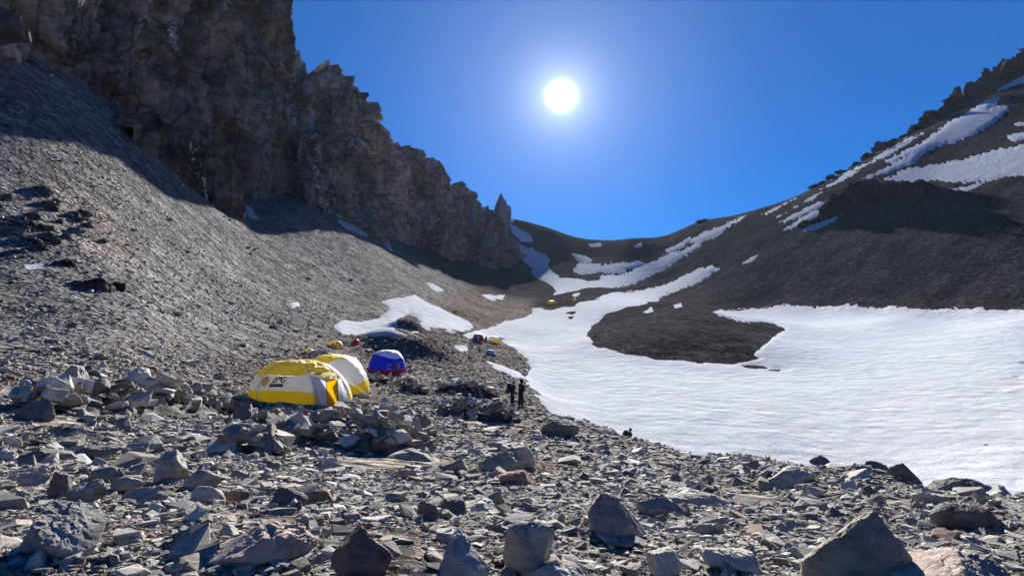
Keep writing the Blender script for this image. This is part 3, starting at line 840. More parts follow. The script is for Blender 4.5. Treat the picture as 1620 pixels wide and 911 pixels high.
# --- boulders one can pick out: (x0, y0, x1, y1 in the photo, depth / width, colour, shape seed, tilt, label)
BOULDERS = [
    (4, 796, 132, 897, 0.9, 'grey', 3, 'largest pale grey angular boulder at the bottom left corner'),
    (318, 824, 474, 903, 0.9, 'pink', 5, 'broad pale pinkish boulder with a sloping flat top, bottom left of centre'),
    (520, 830, 612, 925, 0.8, 'red', 208, 'dark jagged boulder with a reddish foot, left of the pale ribbed slab'),
    (796, 820, 872, 925, 0.8, 'grey', 212, 'tall rounded grey boulder with a dark shaded front at the bottom centre'),
    (826, 876, 930, 945, 0.9, 'pale', 15, 'pale broad boulder right in front of the tall rounded grey boulder'),
    (938, 780, 1026, 864, 0.9, 'blue', 218, 'large blue-black cracked boulder with layered pale top, right of centre'),
    (1018, 784, 1092, 822, 0.7, 'blue', 21, 'blue-grey slanted boulder just behind the cracked blue-black boulder'),
    (1072, 780, 1156, 808, 0.6, 'grey', 24, 'long grey ribbed boulder, farthest right of the cracked boulder pile'),
    (1030, 862, 1080, 925, 1.2, 'pale', 227, 'pale upright splinter of rock below the cracked boulder pile'),
    (1090, 822, 1150, 848, 0.6, 'grey', 29, 'grey flat-topped block with striped end in the cracked boulder pile'),
    (1130, 868, 1215, 911, 0.8, 'pale', 30, 'pale tilted slab below the striped block, bottom right of centre'),
    (1290, 800, 1440, 940, 0.8, 'olive', 33, 'huge greenish grey boulder with lit left edge at the bottom right'),
    (1440, 872, 1660, 960, 0.9, 'pink', 36, 'very wide flat pale slab filling the bottom right corner'),
    (1490, 797, 1602, 842, 0.5, 'dark', 39, 'long dark smooth-backed slab at the right edge, above the wide pale slab'),
    (1484, 754, 1588, 784, 0.5, 'dark', 42, 'long dark slab on the crest against the snow at far right'),
    (1286, 720, 1318, 740, 0.8, 'dark', 45, 'small black wedge-shaped block standing on the crest against the snow'),
    (1375, 728, 1410, 748, 0.8, 'dark', 47, 'brown-black pointed boulder on the crest, right of the wedge block'),
    (1415, 730, 1460, 766, 0.8, 'dark', 48, 'dark pyramid boulder on the crest beside the long dark slab'),
    (1218, 740, 1300, 775, 0.7, 'grey', 49, 'low grey ribbed boulder just below the black wedge block'),
    (786, 700, 848, 752, 0.9, 'grey', 51, 'grey peaked boulder at the back of the boulder trio in the middle'),
    (757, 712, 822, 752, 0.8, 'olive', 54, 'round-backed olive boulder at the front left of the boulder trio'),
    (790, 742, 846, 772, 0.8, 'red', 57, 'low reddish boulder at the foot of the boulder trio'),
    (774, 696, 806, 716, 0.8, 'blue', 58, 'small blue-grey stone behind the round-backed olive boulder'),
    (243, 712, 297, 770, 0.8, 'grey', 60, 'upright pointed grey boulder in the left row of boulders'),
    (70, 742, 108, 795, 0.8, 'dark', 63, 'black boulder at the left end of the left row of boulders'),
    (98, 757, 152, 800, 0.8, 'blue', 66, 'blue-grey flat-topped boulder beside the black boulder at left'),
    (165, 752, 215, 782, 0.7, 'grey', 69, 'grey blocky stone with fractured end in the left row of boulders'),
    (136, 736, 190, 766, 0.7, 'olive', 70, 'olive wide stone behind the fractured grey stone at left'),
    (178, 770, 252, 798, 0.6, 'grey', 72, 'low long grey boulder in front of the upright pointed boulder'),
    (285, 742, 338, 778, 0.7, 'grey', 75, 'grey leaning slab just right of the upright pointed boulder'),
    (302, 764, 350, 802, 0.8, 'pale', 78, 'pale smooth block at the right end of the left row of boulders'),
    (0, 736, 72, 766, 0.8, 'pink', 81, 'flat pinkish slab at the left edge'),
    (418, 770, 488, 806, 0.7, 'dark', 84, 'dark rounded boulder with wavy bands, left of centre'),
    (486, 772, 528, 800, 0.8, 'red', 87, 'reddish brown stone touching the dark rounded boulder'),
    (690, 838, 772, 930, 1.0, 'pale', 90, 'pale ribbed slab leaning at the bottom centre'),
    (660, 790, 690, 826, 0.8, 'dark', 92, 'dark pointed stone with a lit right side, near the middle bottom'),
    (730, 788, 786, 815, 1.0, 'pale', 93, 'pale flat rock in the middle, right of the dark pointed stone'),
    (696, 786, 738, 816, 0.8, 'dark', 94, 'black slanting stone propped against the pale flat rock'),
    (612, 708, 690, 730, 0.8, 'olive', 95, 'olive slab in front of the big stone windbreak'),
    (852, 660, 915, 694, 0.8, 'dark', 96, 'dark brown boulder at the moraine edge, right of the ring wall'),
    (192, 580, 232, 612, 1.0, 'pale', 98, 'white-topped boulder above the left stone wall'),
    (92, 576, 128, 612, 0.9, 'grey', 99, 'pale grey boulder with a dark left side above the left stone wall'),
    (44, 602, 76, 624, 0.8, 'red', 101, 'brown wedge boulder left of the left stone wall'),
    (248, 602, 312, 626, 0.7, 'dark', 102, 'dark flat boulder behind the right end of the left stone wall'),
    (18, 632, 76, 668, 0.6, 'dark', 103, 'dark leaning slab at the left end of the left stone wall'),
    (64, 672, 142, 694, 0.5, 'dark', 104, 'long dark slab with a pale right end below the left stone wall'),
    (20, 710, 68, 735, 0.8, 'dark', 105, 'dark pyramid stone near the left edge above the pinkish slab'),
    (110, 704, 176, 724, 0.6, 'dark', 106, 'low dark slab above the left row of boulders'),
    (332, 772, 392, 796, 0.5, 'red', 107, 'dark red flat slab right of the pale smooth block'),
    (360, 742, 398, 760, 0.7, 'blue', 108, 'blue-black block above the dark red flat slab'),
    (1455, 775, 1510, 800, 0.6, 'grey', 109, 'grey thin slab above the long dark smooth-backed slab'),
]
for k, (x0, y0, x1, y1, dr, colr, seed, label) in enumerate(BOULDERS):
    g = first_hit((x0 + x1) / 2, min(y1 - 0.12 * (y1 - y0), 1000))
    d = g[1]
    w = (x1 - x0) / F * d; h = (y1 - y0) / F * d * 0.98
    dep = w * dr
    c = first_hit((x0 + x1) / 2, min(y1 - 0.12 * (y1 - y0), 1000))
    x, y = c[0], c[1] + dep * 0.32
    z = float(ground_z(x, y)[0])
    zt = CAMZ - (y0 - CY) / F * (y + dep * 0.22)                        # the top is where the photo shows it
    hh = max(0.28 * h, zt - z)
    big = (x1 - x0) > 70
    me = boulder_mesh('boulder', (w * 1.04, dep, hh * 1.45), seed, 6 if (x1 - x0) > 110 else (5 if big else 4), 9)
    co = np.empty(len(me.vertices) * 3, np.float32); me.vertices.foreach_get('co', co); co = co.reshape(-1, 3)
    tt = np.clip(co[:, 2] / (hh * 1.45) + 0.5, 0, 1)
    rb = np.random.default_rng(seed + 1000)
    tp = rb.uniform(0.05, 0.28); sx, sy = rb.uniform(-0.3, 0.3), rb.uniform(0.0, 0.25)
    co[:, 0] = co[:, 0] * (1.08 - tp * tt ** 1.5) + sx * w * (tt - 0.4); co[:, 1] = co[:, 1] * (1.08 - tp * 0.7 * tt ** 1.5) + sy * dep * (tt - 0.4)
    me.vertices.foreach_set('co', co.ravel()); me.update()
    o = add_obj('boulder', me, M_B[colr], loc=(x, y, z + hh - hh * 1.45 * 0.5))
    tag(o, label, 'boulder', 'boulders on the moraine')

# --- outcrops and crags (parts of the mountain)
def crag(px, py, wp, hp, seed, dr=0.8, mat=None, n=5, name='crag', planes=16, r_=0.06):
    g = first_hit(px, py, 20)
    d = g[1]
    w = wp / F * d; h = hp / F * d
    me = boulder_mesh(name, (w * 1.08, w * dr, h * 1.7), seed, n, planes, r_)
    o = add_obj(name, me, mat or M_CRAG, loc=(g[0], g[1] + w * dr * 0.2, g[2] + h * 0.02))
    tag(o, kind='structure')
    return o
def ridge_crag(px, up_px, wp, hp, seed, dr=0.9):
    rp = np.interp(px, list(RIDGE), list(RIDGE.values()))
    a, b = (px - CX) / F, (CY - rp) / F
    d = 112.5 / (0.50 * a + 0.15 - b) * 1.005
    x = a * d
    w, h = wp / F * d, hp / F * d
    me = boulder_mesh('crag', (w, w * dr, h * 2.0), seed, 5, 9, 0.17)
    z = float(hsmooth(np.array([x]), np.array([d]))[0])
    tag(add_obj('crag', me, M_CRAG, loc=(x, d, z + up_px / F * d)), kind='structure')
rg = np.random.default_rng(15)
px, k = 1290.0, 0
while px < 1660:
    g_ = 0.25 + 0.75 * ((px - 1290) / 340) ** 1.2
    w_ = rg.uniform(16, 40) * (0.6 + 0.6 * g_)
    ridge_crag(px, rg.uniform(-3, 1), w_, rg.uniform(6, 15) * g_ * 1.4, 500 + 7 * k)
    px += w_ * rg.uniform(0.45, 0.95); k += 1
for k, (px, u_, w_, h_) in enumerate([(1478, 0, 34, 18), (1512, 2, 38, 28), (1500, 0, 30, 18), (1548, 0, 40, 24), (1572, 2, 40, 28), (1600, 2, 44, 30), (1630, 2, 56, 34), (1112, -4, 20, 7), (1395, 0, 26, 12)]):
    ridge_crag(px, u_, w_, h_, 650 + 7 * k)
for k, a in enumerate([(1326, 334, 34, 44), (1344, 330, 36, 62), (1362, 322, 44, 60), (1386, 316, 56, 46), (1412, 312, 56, 36), (1438, 308, 56, 30), (1462, 304, 44, 32), (1312, 340, 28, 30), (1300, 350, 28, 16), (1275, 356, 22, 12)]):
    crag(a[0], a[1], a[2], a[3] * 0.72, 560 + 7 * k, r_=0.10)
rg = np.random.default_rng(77)
for k in range(46):
    a_, b_ = rg.normal(0, 1), rg.normal(0, 1)
    px_, py_ = 38 + 42 * a_, 370 + 30 * b_ + 12 * a_
    if rg.uniform() < 0.3:
        px_, py_ = 120 + 40 * a_, 350 + 0.8 * 40 * a_ + 12 * b_
    crag(px_, py_, rg.uniform(10, 30), rg.uniform(3, 11), 700 + 7 * k, 1.0, M_OUTCROP, 4, 'rock_outcrop', 9, 0.07)
for k, a in enumerate([(122, 452, 34, 10), (150, 455, 46, 17), (182, 457, 30, 11)]):
    crag(a[0], a[1], a[2], a[3], 1300 + 7 * k, 1.0, M_OUTCROP, name='rock_outcrop')
# the far pale spire
sp = P(791, 352, 620)
me = boulder_mesh('spire', (19, 14, 46), 911, 5, 12, 0.05)
co = np.empty(len(me.vertices) * 3, np.float32); me.vertices.foreach_get('co', co); co = co.reshape(-1, 3)
tt = (co[:, 2] + 22) / 44
co[:, 0] = co[:, 0] * (1.25 - 0.5 * tt) + 1.5 * tt; co[:, 1] *= (1.3 - 0.9 * tt)
me.vertices.foreach_set('co', co.ravel()); me.update()
tag(add_obj('rock_spire', me, M_SPIRE, loc=(sp[0] + 0.5, sp[1], sp[2] + 3)), kind='structure')

# --- stone windbreaks: every stone is a part of its wall
def stone_wall(name, label, path, n, size, width, height, seed, group='low stone windbreaks in the camp'):
    rg = np.random.default_rng(seed)
    w = np.array([first_hit(a, b) for a, b in path])
    s = np.concatenate(([0], np.cumsum(np.hypot(*np.diff(w[:, :2], axis=0).T))))
    c = w.mean(0)
    root = empty(name, (c[0], c[1], float(ground_z(c[0], c[1])[0])))
    root_loc = np.array(root.location)
    tag(root, label, 'stone wall', group)
    # the packed rubble that carries the stones
    nu_, nw_ = 60, 15
    us = np.linspace(0, s[-1], nu_)
    cx_, cy_ = np.interp(us, s, w[:, 0]), np.interp(us, s, w[:, 1])
    tx, ty = np.gradient(cx_), np.gradient(cy_); tl = np.hypot(tx, ty) + 1e-9
    ws = np.linspace(-1, 1, nw_)
    gx_ = cx_[:, None] - (ty / tl)[:, None] * ws[None] * width * 1.0; gy_ = cy_[:, None] + (tx / tl)[:, None] * ws[None] * width * 1.0
    gz_ = ground_z(gx_.ravel(), gy_.ravel())
    hp_ = (height * 1.3 * 0.60 * (0.45 + 0.55 * np.sin(math.pi * us / s[-1]))[:, None] * np.clip(1 - np.abs(ws), 0, 1)[None] ** 0.9).ravel()
    q3 = np.stack((gx_.ravel(), gy_.ravel(), gz_), 1)
    hp_ = hp_ * (1 + 0.25 * vnoise(q3 / 0.35, seed)) - 0.08
    q3[:, 2] += hp_
    fa, _ = facets(q3 / 0.28, seed + 5, 1.0)
    q3[:, 2] += fa * 0.10 * np.clip(hp_ / 0.3, 0, 1)
    i_, j_ = np.meshgrid(np.arange(nu_ - 1), np.arange(nw_ - 1), indexing='ij')
    qq = (i_ * nw_ + j_).ravel()
    core = add_obj('rubble', mesh_from('rubble', q3 - root_loc, np.stack((qq, qq + nw_, qq + nw_ + 1, qq + 1), 1), False), M_OUTCROP, root)
    tag(core, kind='stuff')
    for k in range(n):
        u = rg.uniform(0, s[-1])
        x = np.interp(u, s, w[:, 0]); y = np.interp(u, s, w[:, 1])
        prof = 1.3 * height * (0.6 + 0.45 * math.sin(math.pi * u / s[-1])) * (0.8 + 0.4 * rg.uniform())
        off = rg.normal() * 0.34 * width
        lev = max(0.0, 1 - abs(off) / (width * 0.95)) * rg.uniform(0.05, 1.0) ** 0.7
        ang_ = math.atan2(np.interp(u + .1, s, w[:, 1]) - np.interp(u - .1, s, w[:, 1]), np.interp(u + .1, s, w[:, 0]) - np.interp(u - .1, s, w[:, 0]))
        x += -math.sin(ang_) * off; y += math.cos(ang_) * off
        sz = size * rg.lognormal(0, 0.38)
        z = float(ground_z(x, y)[0]) + lev * prof + sz * 0.08
        o = bpy.data.objects.new('stone', STONES[rg.integers(len(STONES))])
        COL.objects.link(o)
        o.parent = root
        o.location = np.array((x, y, z)) - root_loc
        o.rotation_euler = (rg.normal() * 0.38, rg.normal() * 0.38, rg.uniform(0, 6.28))
        o.scale = (sz, sz * rg.uniform(0.8, 1.25), sz * rg.uniform(0.8, 1.35))
    return root
stone_wall('stone_windbreak', 'large heaped stone windbreak in front of the yellow and white tent', [(385, 668), (450, 668), (520, 672), (575, 660), (618, 668), (655, 690)], 240, 0.38, 1.2, 0.50, 1)
stone_wall('stone_windbreak', 'heap of dark stones below the big windbreak, beside a sand pad', [(440, 702), (500, 705), (560, 712), (620, 716), (665, 706)], 110, 0.36, 0.9, 0.6, 2)
stone_wall('stone_windbreak', 'small pile of flat stones at the left foot of the big windbreak', [(350, 716), (400, 718), (440, 716)], 36, 0.38, 0.5, 0.35, 3)
stone_wall('stone_windbreak', 'long low stone wall on the left with large slabs at its foot', [(70, 652), (130, 645), (200, 650), (270, 652), (330, 648), (385, 660)], 190, 0.38, 1.2, 0.7, 4)
stone_wall('stone_windbreak', 'dark curved stone ring wall beside the two standing hikers', [(702, 648), (725, 656), (760, 660), (795, 666), (822, 668)], 200, 0.34, 1.0, 0.75, 5)
stone_wall('stone_windbreak', 'short stone wall just behind the curved ring wall', [(690, 618), (720, 622), (755, 624), (790, 632)], 120, 0.38, 1.0, 0.95, 6)
stone_wall('stone_windbreak', 'dark stone bank behind the two yellow and white tents', [(462, 590), (500, 588), (540, 584)], 110, 0.45, 1.3, 1.2, 7)
stone_wall('stone_windbreak', 'stone bank in front of the blue tent', [(580, 602), (612, 606), (648, 606)], 60, 0.42, 1.2, 0.5, 8)
stone_wall('stone_windbreak', 'dark rubble heap between the blue tent and the ring wall', [(628, 616), (650, 620), (676, 622)], 80, 0.42, 1.1, 0.95, 9)

# --- single stones of the moraine: the 300 that show largest
rg = np.random.default_rng(55)
cnt = 0
while cnt < 300:
    px = rg.uniform(-20, 1640); py = 560 + 345 * rg.uniform() ** 0.8
    g = first_hit(px, py)
    if g[1] > 60 or SNOWMASK[near_idx(g[0], g[1])] or pad[near_idx(g[0], g[1])] > 0.3:
        continue
    spx = 13 * min(2.0, rg.lognormal(0, 0.42)) * (0.75 + 0.55 * (py - 560) / 345)
    sz = spx / F * g[1] * 1.15
    if sz > 0.7 or sz < 0.08: continue
    o = bpy.data.objects.new('stone', STONES[rg.integers(len(STONES))])
    COL.objects.link(o); o.parent = GROUND
    o.location = (g[0], g[1], float(ground_z(g[0], g[1])[0]) + sz * 0.08)
    o.rotation_euler = (rg.normal() * 0.28, rg.normal() * 0.28, rg.uniform(0, 6.28))
    o.scale = (sz, sz * rg.uniform(0.75, 1.2), sz * rg.uniform(0.7, 1.4))
    cnt += 1

# --- the countless rest: loose stones over the moraine and the lower scree
P_, R_, S_, I_ = [], [], [], []
span = math.radians(88)
for S, rmax, cov, rmin in ((0.035, 11.0, 0.55, 3.2), (0.08, 22.0, 0.42, 3.2), (0.155, 55.0, 0.32, 3.4), (0.30, 120.0, 0.16, 10.0), (0.75, 170.0, 0.014, 34.0)):
    n = int(cov * span / 2 * (rmax ** 2 - rmin ** 2) / (S * S * 0.52))
    r = np.sqrt(RNG.uniform(rmin ** 2, rmax ** 2, n)); a = RNG.uniform(-span / 2, span / 2, n)
    x, y = np.sin(a) * r, np.cos(a) * r
    idx = near_idx(x, y)
    clump = vnoise(np.stack((x, y, x * 0), 1) / (1.2 + 0.05 * r)[:, None], 5)
    keep = ~SNOWMASK[idx] & (RNG.uniform(size=n) > pad[idx] * 1.6) & (clump > RNG.uniform(-0.75, 0.4, n))
    keep &= ~((f_left[idx] > 0.5) & (RNG.uniform(size=n) < 0.45))
    keep &= ~((x > 25) & (y > 95))
    x, y = x[keep], y[keep]
    z = ground_z(x, y)
    n = len(x)
    sz = S * RNG.lognormal(0, 0.34, n)
    P_.append(np.stack((x, y, z + sz * 0.06), 1))
    R_.append(np.stack((RNG.normal(0, 0.2, n), RNG.normal(0, 0.2, n), RNG.uniform(0, 6.283, n)), 1))
    S_.append(np.stack((sz, sz * RNG.uniform(0.7, 1.2, n), sz * RNG.uniform(0.7, 1.4, n)), 1))
    I_.append(RNG.integers(0, 18, n))
P_, R_, S_, I_ = (np.concatenate(q) for q in (P_, R_, S_, I_))
print('loose stones', len(P_))
lib = bpy.data.collections.new('stone_shapes')
for k in range(18):
    m = slab_mesh('loose_stone_shape', 900 + k, (0.16, 0.22, 0.3, 0.4, 0.62, 0.2)[k % 6], 15, 0.025, 0.03)
    m.materials.append(M_STONE)
    o = bpy.data.objects.new('loose_stone_%02d' % k, m)
    lib.objects.link(o)
me = bpy.data.meshes.new('loose_stones')
me.vertices.add(len(P_)); me.vertices.foreach_set('co', P_.astype(np.float32).ravel())
for an, arr in (('rot', R_), ('scl', S_)):
    at = me.attributes.new(an, 'FLOAT_VECTOR', 'POINT'); at.data.foreach_set('vector', arr.astype(np.float32).ravel())
at = me.attributes.new('pick', 'INT', 'POINT'); at.data.foreach_set('value', I_.astype(np.int32))
me.update()
ls = add_obj('loose_stones', me, M_STONE, GROUND)
tag(ls, kind='stuff')
ng = bpy.data.node_groups.new('scatter', 'GeometryNodeTree')
ng.interface.new_socket('Geometry', in_out='INPUT', socket_type='NodeSocketGeometry')
ng.interface.new_socket('Geometry', in_out='OUTPUT', socket_type='NodeSocketGeometry')
gi = ng.nodes.new('NodeGroupInput'); go = ng.nodes.new('NodeGroupOutput')
ci = ng.nodes.new('GeometryNodeCollectionInfo'); ci.inputs['Collection'].default_value = lib
ci.inputs['Separate Children'].default_value = True; ci.inputs['Reset Children'].default_value = True
ip = ng.nodes.new('GeometryNodeInstanceOnPoints'); ip.inputs['Pick Instance'].default_value = True
def named(nm, typ):
    a = ng.nodes.new('GeometryNodeInputNamedAttribute'); a.data_type = typ; a.inputs['Name'].default_value = nm
    return a.outputs['Attribute']
e2r = ng.nodes.new('FunctionNodeEulerToRotation')
ng.links.new(named('rot', 'FLOAT_VECTOR'), e2r.inputs[0])
ng.links.new(gi.outputs[0], ip.inputs['Points'])
ng.links.new(ci.outputs[0], ip.inputs['Instance'])
ng.links.new(named('pick', 'INT'), ip.inputs['Instance Index'])
ng.links.new(e2r.outputs[0], ip.inputs['Rotation'])
ng.links.new(named('scl', 'FLOAT_VECTOR'), ip.inputs['Scale'])
ng.links.new(ip.outputs[0], go.inputs[0])
md = ls.modifiers.new('scatter', 'NODES'); md.node_group = ng

# ------------------------------------------------------------------ tents
def mat_fabric(name, col, trans=0.35, rough=0.55, wrinkle=0.35, scale=1.6):
    t = NT(name)
    p = t.objpos()
    c = t.mix(0.25, col, t.ramp(t.noise(p, 2.2, 5, 0.6), [(0.3, 0.75), (0.7, 1.15)]), 'MULTIPLY')
    w = t.noise(t.mapping(p, (1.0, 1.0, 2.6), (0.5, 0.3, 0.4)), scale, 4, 0.55, 1.2)
    n = t.bump(w, wrinkle, 0.25)
    t.done(c, rough, n, 0.35)
    tr = t.new('ShaderNodeBsdfTranslucent'); t.l.new(c, tr.inputs['Color']); t.l.new(n, tr.inputs['Normal'])
    mx = t.new('ShaderNodeMixShader'); mx.inputs[0].default_value = trans
    t.l.new(t.b.outputs[0], mx.inputs[1]); t.l.new(tr.outputs[0], mx.inputs[2])
    t.l.new(mx.outputs[0], t.out.inputs['Surface'])
    return t.m
FAB = {
    'yellow': mat_fabric('yellow_tent_fabric', (0.85, 0.62, 0.012), 0.5),
    'yellow_roof': mat_fabric('creased_yellow_fabric', (0.88, 0.70, 0.06), 0.5, wrinkle=1.0, scale=2.6),
    'white': mat_fabric('white_tent_fabric', (0.78, 0.82, 0.93), 0.5),
    'pale': mat_fabric('pale_blue_fabric', (0.66, 0.74, 0.84), 0.4, wrinkle=0.6),
    'blue': mat_fabric('blue_tent_fabric', (0.012, 0.045, 0.62), 0.35),
    'red': mat_fabric('dark_red_fabric', (0.36, 0.008, 0.02), 0.3),
    'bright_red': mat_fabric('red_fabric', (0.60, 0.05, 0.025), 0.35),
    'orange': mat_fabric('orange_fabric', (0.66, 0.30, 0.03), 0.4),
    'tan': mat_fabric('tan_yellow_fabric', (0.76, 0.52, 0.10), 0.4),
    'grey': mat_fabric('grey_fabric', (0.20, 0.23, 0.25), 0.2),
    'sun': mat_fabric('orange_patch_fabric', (0.85, 0.55, 0.16), 0.45),  # orange oval patch on the lettered tent
    'black': mat_fabric('black_print', (0.02, 0.02, 0.025), 0.0),
    'cord': mat_fabric('grey_cord', (0.35, 0.34, 0.32), 0.0),
    'brown': mat_fabric('brown_door_mesh', (0.30, 0.15, 0.03), 0.3),
    'sky': mat_fabric('light_blue_tarp_fabric', (0.30, 0.45, 0.78), 0.3, wrinkle=0.9),
}
def dome(L, W_, H, a, t, sag=0.05, poles=6, phase=0.0, sq=2.5, prof=0.72, skew=0.0):
    """point of a pole-and-fabric dome: a = direction round it, t = 0 at the ground .. 1 at the top"""
    ca, sa = np.cos(a), np.sin(a)
    fx = np.sign(ca) * np.abs(ca) ** (2 / sq); fy = np.sign(sa) * np.abs(sa) ** (2 / sq)
    rho = np.clip(np.cos(math.pi / 2 * t), 0, 1) ** prof
    rho = rho * (1 - sag * (1 - np.abs(np.cos(poles / 2.0 * a + phase))) * np.sin(math.pi * np.clip(t * 0.9 + 0.05, 0, 1)))
    z = H * np.sin(math.pi / 2 * t)
    x = L / 2 * fx * rho + skew * z
    return np.stack((x, W_ / 2 * fy * rho, z), -1)
def dome_part(name, mat, parent, D, a0, a1, na, f0, f1, nt, off=0.0, wr=0.012, seed=0):
    aa = np.linspace(a0, a1, na)
    v = []
    for a in aa:
        t0 = f0(a) if callable(f0) else f0; t1 = f1(a) if callable(f1) else f1
        v.append(dome(a=np.full(nt, a), t=np.linspace(t0, t1, nt), **D))
    v = np.array(v).reshape(-1, 3)
    if wr:
        n = v / (np.linalg.norm(v, axis=1)[:, None] + 1e-6)
        v = v + n * (fbm(v * np.array((1.6, 1.6, 3.2)) + seed, 3, 300 + seed) * wr * 2.5)[:, None]
    if off:
        n = v * np.array((1, 1, 0.6)); n /= np.linalg.norm(n, axis=1)[:, None] + 1e-6
        v = v + n * off
    i_, j_ = np.meshgrid(np.arange(na - 1), np.arange(nt - 1), indexing='ij')
    q = (i_ * nt + j_).ravel()
    me = mesh_from(name, v, np.stack((q, q + nt, q + nt + 1, q + 1), 1), True)
    return add_obj(name, me, mat, parent)
def tube(name, mat, parent, pts_, r, n=6):
    pts_ = [Vector(q) for q in pts_]
    v, f = [], []
    for k, q in enumerate(pts_):
        d = (pts_[min(k + 1, len(pts_) - 1)] - pts_[max(k - 1, 0)]).normalized()
        u = d.cross(Vector((0.3, 0.2, 1))).normalized(); w = d.cross(u)
        for m in range(n):
            c = 2 * math.pi * m / n
            v.append((q + u * (r * math.cos(c)) + w * (r * math.sin(c)))[:])
    for k in range(len(pts_) - 1):
        for m in range(n):
            f.append((k * n + m, k * n + (m + 1) % n, (k + 1) * n + (m + 1) % n, (k + 1) * n + m))
    return add_obj(name, mesh_from(name, v, f, True), mat, parent)
def panel(name, mat, parent, corners, nx=8, ny=8, bulge=0.03, thick=0.012):
    """thin sheet between four corners (bl, br, tr, tl), a little slack"""
    c = np.array(corners, float)
    u, w = np.meshgrid(np.linspace(0, 1, nx), np.linspace(0, 1, ny), indexing='ij')
    u, w = u.ravel()[:, None], w.ravel()[:, None]
    v = c[0] * (1 - u) * (1 - w) + c[1] * u * (1 - w) + c[2] * u * w + c[3] * (1 - u) * w
    n = np.cross(c[1] - c[0], c[3] - c[0]); n /= np.linalg.norm(n)
    b = (np.sin(math.pi * u) * np.sin(math.pi * w) * bulge + fbm(v * 2.5 + 3, 2, 8)[:, None] * bulge * 0.6)
    v = v + n * b
    vv = np.concatenate((v + n * thick / 2, v - n * thick / 2))
    k = nx * ny
    i_, j_ = np.meshgrid(np.arange(nx - 1), np.arange(ny - 1), indexing='ij')
    q = (i_ * ny + j_).ravel()
    f1_ = np.stack((q, q + ny, q + ny + 1, q + 1), 1)
    f = np.concatenate((f1_, f1_[:, ::-1] + k))
    return add_obj(name, mesh_from(name, vv, f, True), mat, parent)
TAU = 2 * math.pi
def guys(root, D, specs):
    for a, t in specs:
        p = dome(a=np.array([a]), t=np.array([t]), **D)[0]
        e = dome(a=np.array([a]), t=np.array([0.0]), **D)[0]
        out = np.array((e[0], e[1], 0)); out = out / (np.linalg.norm(out) + 1e-6)
        g = e + out * 0.9; g[2] = 0.02
        tube('guy_rope', FAB['cord'], root, [p, (p + g) / 2 - np.array((0, 0, 0.03)), g], 0.008, 4)
def place(px, py, back=0.0, dmin=2.5):
    g = first_hit(px, py, dmin)
    x = g[0] * (1 + back / g[1]); y = g[1] + back
    return np.array((x, y, float(ground_z(x, y)[0])))

# the large yellow and white dome with a door porch
Dm = dict(L=5.5, W_=3.9, H=2.18, sag=0.06, poles=6, phase=0.4, sq=2.5, prof=0.78, skew=-0.10)
pos = place(476, 640, 1.95)
fr = first_hit(476, 640)
pos[2] = CAMZ - (641 - CY) / F * fr[1] - 0.04
t_main = empty('dome_tent', pos, math.radians(4))
tag(t_main, 'large yellow and white dome tent with black lettering and a yellow door', 'tent', 'expedition tents of the camp')
sk = lambda a: 0.20 + 0.050 * math.cos(a - math.pi) + 0.025 * math.sin(3 * a + 0.4)
rf = lambda a: 0.50 - 0.045 * math.cos(a - math.pi) + 0.02 * math.cos(6 * a)
dome_part('skirt', FAB['yellow'], t_main, Dm, 0, TAU, 90, 0.0, sk, 8, seed=1)
dome_part('wall', FAB['white'], t_main, Dm, 0, TAU, 90, sk, rf, 14, seed=1)
roof = dome_part('roof', FAB['yellow_roof'], t_main, Dm, 0, TAU, 90, rf, 0.999, 24, wr=0.03, seed=1)
for k in range(3):
    a = -0.4 / 3 + k * math.pi / 3
    tube('pole_sleeve', FAB['white' if k else 'yellow'], t_main, [dome(a=np.array([a]), t=np.array([q]), **Dm)[0] * 1.006 for q in np.linspace(0.03, 0.97, 12)] + [dome(a=np.array([a + math.pi]), t=np.array([q]), **Dm)[0] * 1.006 for q in np.linspace(0.97, 0.03, 12)], 0.022)
# porch: two white side sheets, a white roof sheet and the yellow door
x0, x1, yd = 1.22, 2.02, -2.28
hx0, hx1 = 1.55, 2.42
panel('porch_side', FAB['white'], t_main, [(1.15, -1.75, 0.0), (1.92, -2.30, 0.0), (1.80, -2.12, 1.40), (0.95, -1.42, 1.48)], bulge=0.02)
panel('porch_side', FAB['white'], t_main, [(2.45, -2.30, 0.0), (2.85, -1.0, 0.0), (2.30, -1.0, 1.30), (2.38, -2.12, 1.38)], bulge=0.02)
panel('porch_roof', FAB['yellow_roof'], t_main, [(1.80, -2.12, 1.40), (2.38, -2.12, 1.38), (2.0, -0.9, 1.62), (0.95, -1.25, 1.60)], bulge=0.03)
door = panel('door', FAB['yellow'], t_main, [(1.92, -2.31, 0.02), (2.45, -2.31, 0.02), (2.38, -2.13, 1.37), (1.80, -2.13, 1.39)], bulge=0.015)
tube('zip', FAB['black'], door, [(1.92, -2.335, 0.02), (1.86, -2.24, 0.7), (1.80, -2.15, 1.39), (2.09, -2.15, 1.385), (2.38, -2.15, 1.37), (2.42, -2.24, 0.7), (2.45, -2.335, 0.02)], 0.016, 5)
guys(t_main, Dm, [(-2.2, 0.45), (-2.9, 0.4), (-1.2, 0.5), (0.3, 0.45), (2.6, 0.45)])
